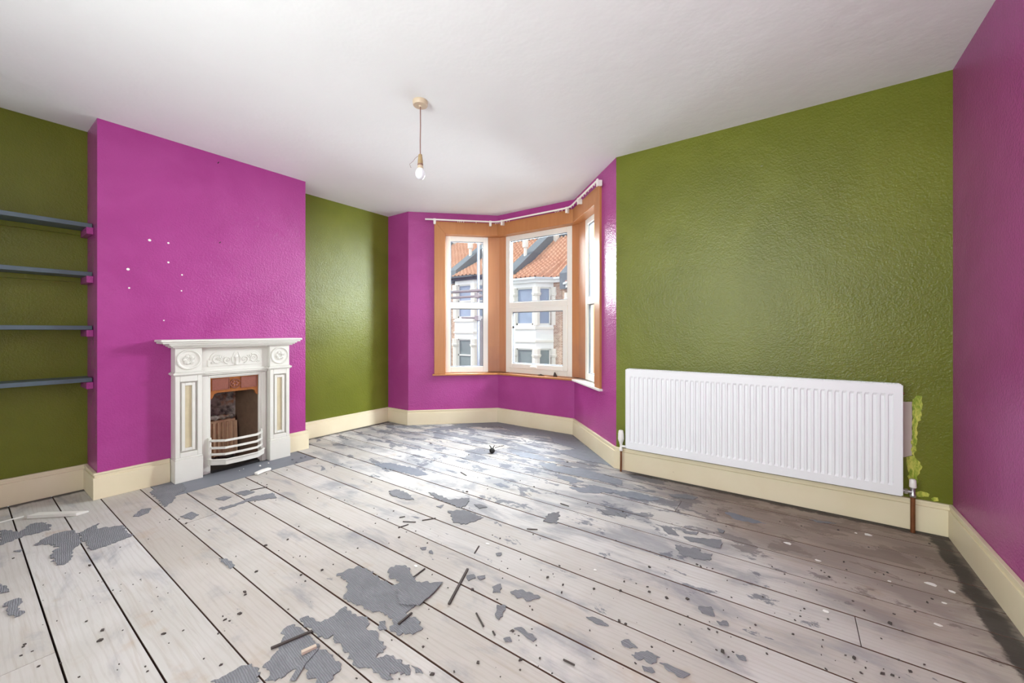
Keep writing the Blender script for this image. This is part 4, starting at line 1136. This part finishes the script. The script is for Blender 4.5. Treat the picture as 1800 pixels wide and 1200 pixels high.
# crumbs nobody could count
random.seed(9)
mb = MB()
for k in range(520):
    u = random.uniform(20, 1640); v = 765 + 430 * random.random() ** 0.9
    p = fl(u, v)
    if not (HEX < p.x < 0.66 and p.y < 3.05) or (p.x < XA + .1) or any(inside(p.x + a_, p.y + b_) for a_ in (-.012, 0, .012) for b_ in (-.012, 0, .012)): continue
    r = random.uniform(0.0015, 0.0045) * random.choice((1, 1, 1, 1.8)); a = random.random() * 3.1
    c, s_ = math.cos(a), math.sin(a); e = random.uniform(0.4, 1.0)
    pts = [(p.x + r * (c * x - s_ * y * e), p.y + r * (s_ * x + c * y * e)) for x, y in ((-1, -.6), (.7, -1), (1.1, .3), (-.2, 1))]
    mb.poly_prism(pts, 0.0004, 0.0004 + r * 0.7)
tag(mb.build('floor_crumbs', M['darkwood']), 'dark crumbs and grit strewn over all the floorboards', 'crumbs', kind='stuff')
# shards on the window sill
d2_, n2_ = bay_frame(P5, P6)
for u, w, h, lab in ((976, 0.05, 0.05, 'small dark triangular shard standing on the middle window sill'), (951, 0.09, 0.016, 'low dark crumbly scrap on the middle window sill')):
    dd = ray(u, CY); Y = P5.y + 0.045; x = dd.x * Y / dd.y; z = ZB + 0.0203
    mb = MB()
    if h > 0.03: mb.hexa([(x - w / 2, Y - .006, z), (x + w / 2, Y - .006, z), (x + w / 2, Y + .006, z), (x - w / 2, Y + .006, z)], [(x - w * .25, Y - .002, z + h), (x - w * .05, Y - .002, z + h), (x - w * .05, Y + .003, z + h), (x - w * .25, Y + .003, z + h)])
    else: mb.tube([(x - w / 2, Y, z + .005), (x - w / 4, Y - .004, z + .007), (x, Y, z + .010), (x + w / 4, Y - .003, z + .006), (x + w / 2, Y, z + .004)], [.003, .006, .009, .005, .003], 7)
    tag(mb.build('sill_shard', M['darkwood']), lab, 'debris')

# ------------------------------------------------------------------ street outside
ZG = -2.7
struct(MB().box(-60, 40, 4.6, 60, ZG - 0.2, ZG).build('ground', M['asphalt']), 'street surface far below the window', 'street')
YM, YBF = 16.7, 16.0
def house(cx, zo, x0, x1, fas, label, ridge=4.5):
    r = empty('terraced_house', (cx, YM, ZG))
    tag(r, label, 'house', 'terraced houses across the street')
    bw, bd = 0.66, 0.62
    pl = [V(cx - bw - bd, YM), V(cx - bw, YM - bd), V(cx + bw, YM - bd), V(cx + bw + bd, YM)]
    eav = 3.62 + zo
    MB().box(x0, x1, YM, YM + 0.3, ZG, eav).build('wall', M['brick'], r)
    uw = (1.40 + zo, 3.22 + zo); gw = (-1.5 + zo, 0.27 + zo)
    def faceq(a, b, n0, n1, s0=0.0, s1=None):
        d = (b - a).normalized(); n = Vector((d.y, -d.x)); s1 = (b - a).length if s1 is None else s1
        return [tuple(a + d * s0 + n * n0), tuple(a + d * s1 + n * n0), tuple(a + d * s1 + n * n1), tuple(a + d * s0 + n * n1)]
    mb = MB(); st = MB()
    core = [tuple(pl[0] + V(0, .1)), tuple(pl[0]), tuple(pl[1]), tuple(pl[2]), tuple(pl[3]), tuple(pl[3] + V(0, .1))]
    for z0, z1 in ((ZG, gw[0]), (gw[1], uw[0]), (uw[1], eav)):
        mb.poly_prism(core, z0, z1)
    bay = mb.build('bay', M['render'], r)
    for z, h, t in ((1.26 + zo, 0.10, 0.07), (0.63 + zo, 0.09, 0.07)):
        mb = MB(); mb.bar([(p.x, p.y, z) for p in [pl[0], pl[1], pl[2], pl[3]]], t * 2, h); mb.build('string_course', M['stone'], bay)
    for (z0, z1) in (uw, gw):
        for a, b in ((pl[0], pl[1]), (pl[1], pl[2]), (pl[2], pl[3])):
            L = (b - a).length; s0, s1 = (0.13, L - 0.13) if L < 1.2 else (0.17, L - 0.17)
            mb = MB()
            mb.poly_prism(faceq(a, b, -0.12, -0.06, s0, s0 + .07), z0, z1); mb.poly_prism(faceq(a, b, -0.12, -0.06, s1 - .07, s1), z0, z1)
            mb.poly_prism(faceq(a, b, -0.12, -0.06, s0, s1), z0, z0 + .09); mb.poly_prism(faceq(a, b, -0.12, -0.06, s0, s1), z1 - .07, z1)
            mb.poly_prism(faceq(a, b, -0.12, -0.06, s0, s1), (z0 + z1) / 2 - .03, (z0 + z1) / 2 + .04)
            wn = mb.build('window', M['upvc'], r)
            MB().poly_prism(faceq(a, b, -0.13, -0.115, s0, s1), z0, z1).build('pane', M['curtain'] if z0 > 1 else M['darkpane'], wn)
        for p, w in ((pl[0], .15), (pl[1], .17), (pl[2], .17), (pl[3], .15)):
            mb = MB(); q_ = p + V(0, 0.07)
            mb.lathe([(w, z0), (w, z1 - .42), (w * 1.25, z1 - .40), (w * 1.45, z1 - .30), (w * 1.2, z1 - .26), (w * 1.2, z1)], (q_.x, q_.y, 0), 'z', 8)
            mb.build('pilaster', M['stone'], bay)
    # flat wall window beside the bay
    fx0, fx1 = cx + bw + bd + 0.12, cx + bw + bd + 0.68
    if fx1 < x1:
        mb = MB(); mb.box(fx0, fx1, YM - .03, YM - .001, 1.9 + zo, 3.22 + zo); wn = mb.build('window', M['darkpane'], r)
        MB().box(fx0 - .06, fx1 + .06, YM - .10, YM - .001, 1.20 + zo, 1.32 + zo).build('lintel', M['render'], r)
    # gutter follows the bay
    ov = 0.18
    gp = [(x0, YM - ov, eav), (cx - bw - bd - .08, YM - ov, eav), (cx - bw - .08, YM - bd - ov, eav), (cx + bw + .08, YM - bd - ov, eav), (cx + bw + bd + .08, YM - ov, eav), (x1, YM - ov, eav)]
    MB().bar(gp, 0.12, 0.10).build('gutter', M['fascia'] if fas else M['gutter'], r)
    MB().bar([(x, y + .1, z - .12) for x, y, z in gp], 0.08, 0.14).build('fascia_board', M['fascia'] if fas else M['render'], r)
    # clay tiles: pantile waves in overlapping courses
    def eave(x):
        k = abs(x - cx) - bw - .08
        return YM - ov - bd if k < 0 else (YM - ov - bd + k if k < bd else YM - ov)
    NX, NY = int((x1 - x0) / 0.0275), 66
    mb = MB(); tn = math.tan(math.radians(34)); yr = YM + ridge
    for j in range(NY + 1):
        for i in range(NX + 1):
            x = x0 + (x1 - x0) * i / NX
            ye = eave(x); y = ye + (yr - ye) * (j / NY)
            zm = eav + .06 + tn * (y - (YM - ov)); k = abs(x - cx) - bw - .08
            zb_ = eav + .06 + min(0.50 * (y - (YM - ov - bd)), 0.55 * (y - (YM - ov - bd) - k) if k > 0 else 9)
            z = max(zm, zb_)
            course = ((y - YM) / 0.27) % 1.0
            z += 0.07 * math.sin(x * 2 * math.pi / 0.27) - 0.06 * course
            mb.v.append((x, y, z))
    for j in range(NY):
        for i in range(NX):
            a = j * (NX + 1) + i
            mb.f.append([a, a + 1, a + NX + 2, a + NX + 1])
    tag(mb.build('roof_tiles', M['tile'], r), kind='stuff')
    zr = eav + .06 + tn * (yr - YM + ov)
    MB().hexa([(x0, yr, eav), (x1, yr, eav), (x1, yr + 4.2, eav), (x0, yr + 4.2, eav)], [(x0, yr, zr - .02), (x1, yr, zr - .02), (x1, yr + .1, zr - .02), (x0, yr + .1, zr - .02)]).build('rear_roof', M['tile'], r)
    MB().tube([(x0, yr, zr), (x1, yr, zr)], 0.14, 8).build('ridge', M['parapet'], r)
    # party wall upstand and chimney
    q0 = [(x0, YM - .25, eav - .25), (x0 + .6, YM - .25, eav - .25), (x0 + .6, yr, zr - .35), (x0, yr, zr - .35)]
    MB().hexa(q0, [(a, b_, c_ + (.25 + .50 if b_ < YM else .95)) for a, b_, c_ in q0]).build('party_wall', M['parapet'], r)
    ch = MB().box(x0 + .08, x0 + .75, yr - .6, yr + .7, zr - .5, zr + 1.0).build('chimney', M['stone'], r)
    MB().box(x0 + .01, x0 + .82, yr - .67, yr + .77, zr + 1.0, zr + 1.12).build('cap', M['stone'], ch)
    for k in range(3):
        MB().lathe([(.13, 0), (.15, .05), (.11, .1), (.10, .42), (.13, .46)], (x0 + .41, yr - .35 + k * .42, zr + 1.12), 'z', 10).build('chimney_pot', M['pot'], ch)
    yv = YM + 1.35; zv = eav + .06 + tn * (yv - YM + ov)
    MB().lathe([(.09, -.2), (.09, .45), (.16, .5), (.16, 1.0), (.13, 1.05)], (x0 + .3, yv, zv + .45), 'z', 10).build('flue_pipe', M['stone'], r)
    return r
house(-10.65, 0.0, -12.17, -8.92, False, 'white bay-fronted terraced house with grey gutter seen through the middle window')
house(-14.55, 0.42, -16.12, -12.19, True, 'terraced house with dark fascia seen through the left window', 3.7)
house(-7.35, -0.3, -8.9, -5.2, False, 'terraced house to the right, mostly hidden by the right corner post')
house(-18.7, 0.84, -20.3, -16.14, True, 'farther terraced house up the street, left of the dark fascia one')

# scaffold on the house front
sx, sy = -4.42, 5.25
sc = empty('scaffold', (sx, sy, ZG))
tag(sc, 'grey tube scaffold standing outside the left window', 'scaffold')
MB().tube([(sx, sy, ZG), (sx, sy, 4.6)], 0.0242, 12).build('standard_tube', M['scaffold'], sc, smooth=True)
def tb(name, a, b, rr, mat='board'):
    A, B = on_y(*a, sy - .05), on_y(*b, sy - .05)
    e = (B - A) * 0.35
    return MB().tube([A - e, B + e], rr, 12).build(name, M[mat], sc, smooth=True)
tb('ledger_tube', (793, 513.5), (854, 509.5), 0.024)
tb('guard_board', (793, 523.5), (854, 519.5), 0.021)
A, B = on_y(812, 558, sy - .05), on_y(840, 558.5, sy - .05)
MB().tube([A, B], 0.017, 12).build('stub_tube', M['board'], sc, smooth=True)
for v in (519, 559):
    c = on_y(840, v, sy - .03)
    MB().box(c.x - .045, c.x + .045, c.y - .04, c.y + .04, c.z - .045, c.z + .045).build('coupler', M['board'], sc, bevel=0.01)
A, B = on_y(845.5, 560, sy + .1), on_y(855, 660, sy + .1)
MB().box(A.x, B.x + .10, sy + .06, sy + .10, B.z - 1.0, A.z).build('upright_board', M['board'], sc, bevel=0.004)
c = on_y(851, 631, sy - .02)
p = [(c.x + .022 * math.cos(a), sy - .02, c.z + .038 * math.sin(a)) for a in [i * math.pi / 8 for i in range(17)]]
MB().tube(p, 0.008, 8, cap=False).build('tag_ring', M['yellow'], sc, smooth=True)
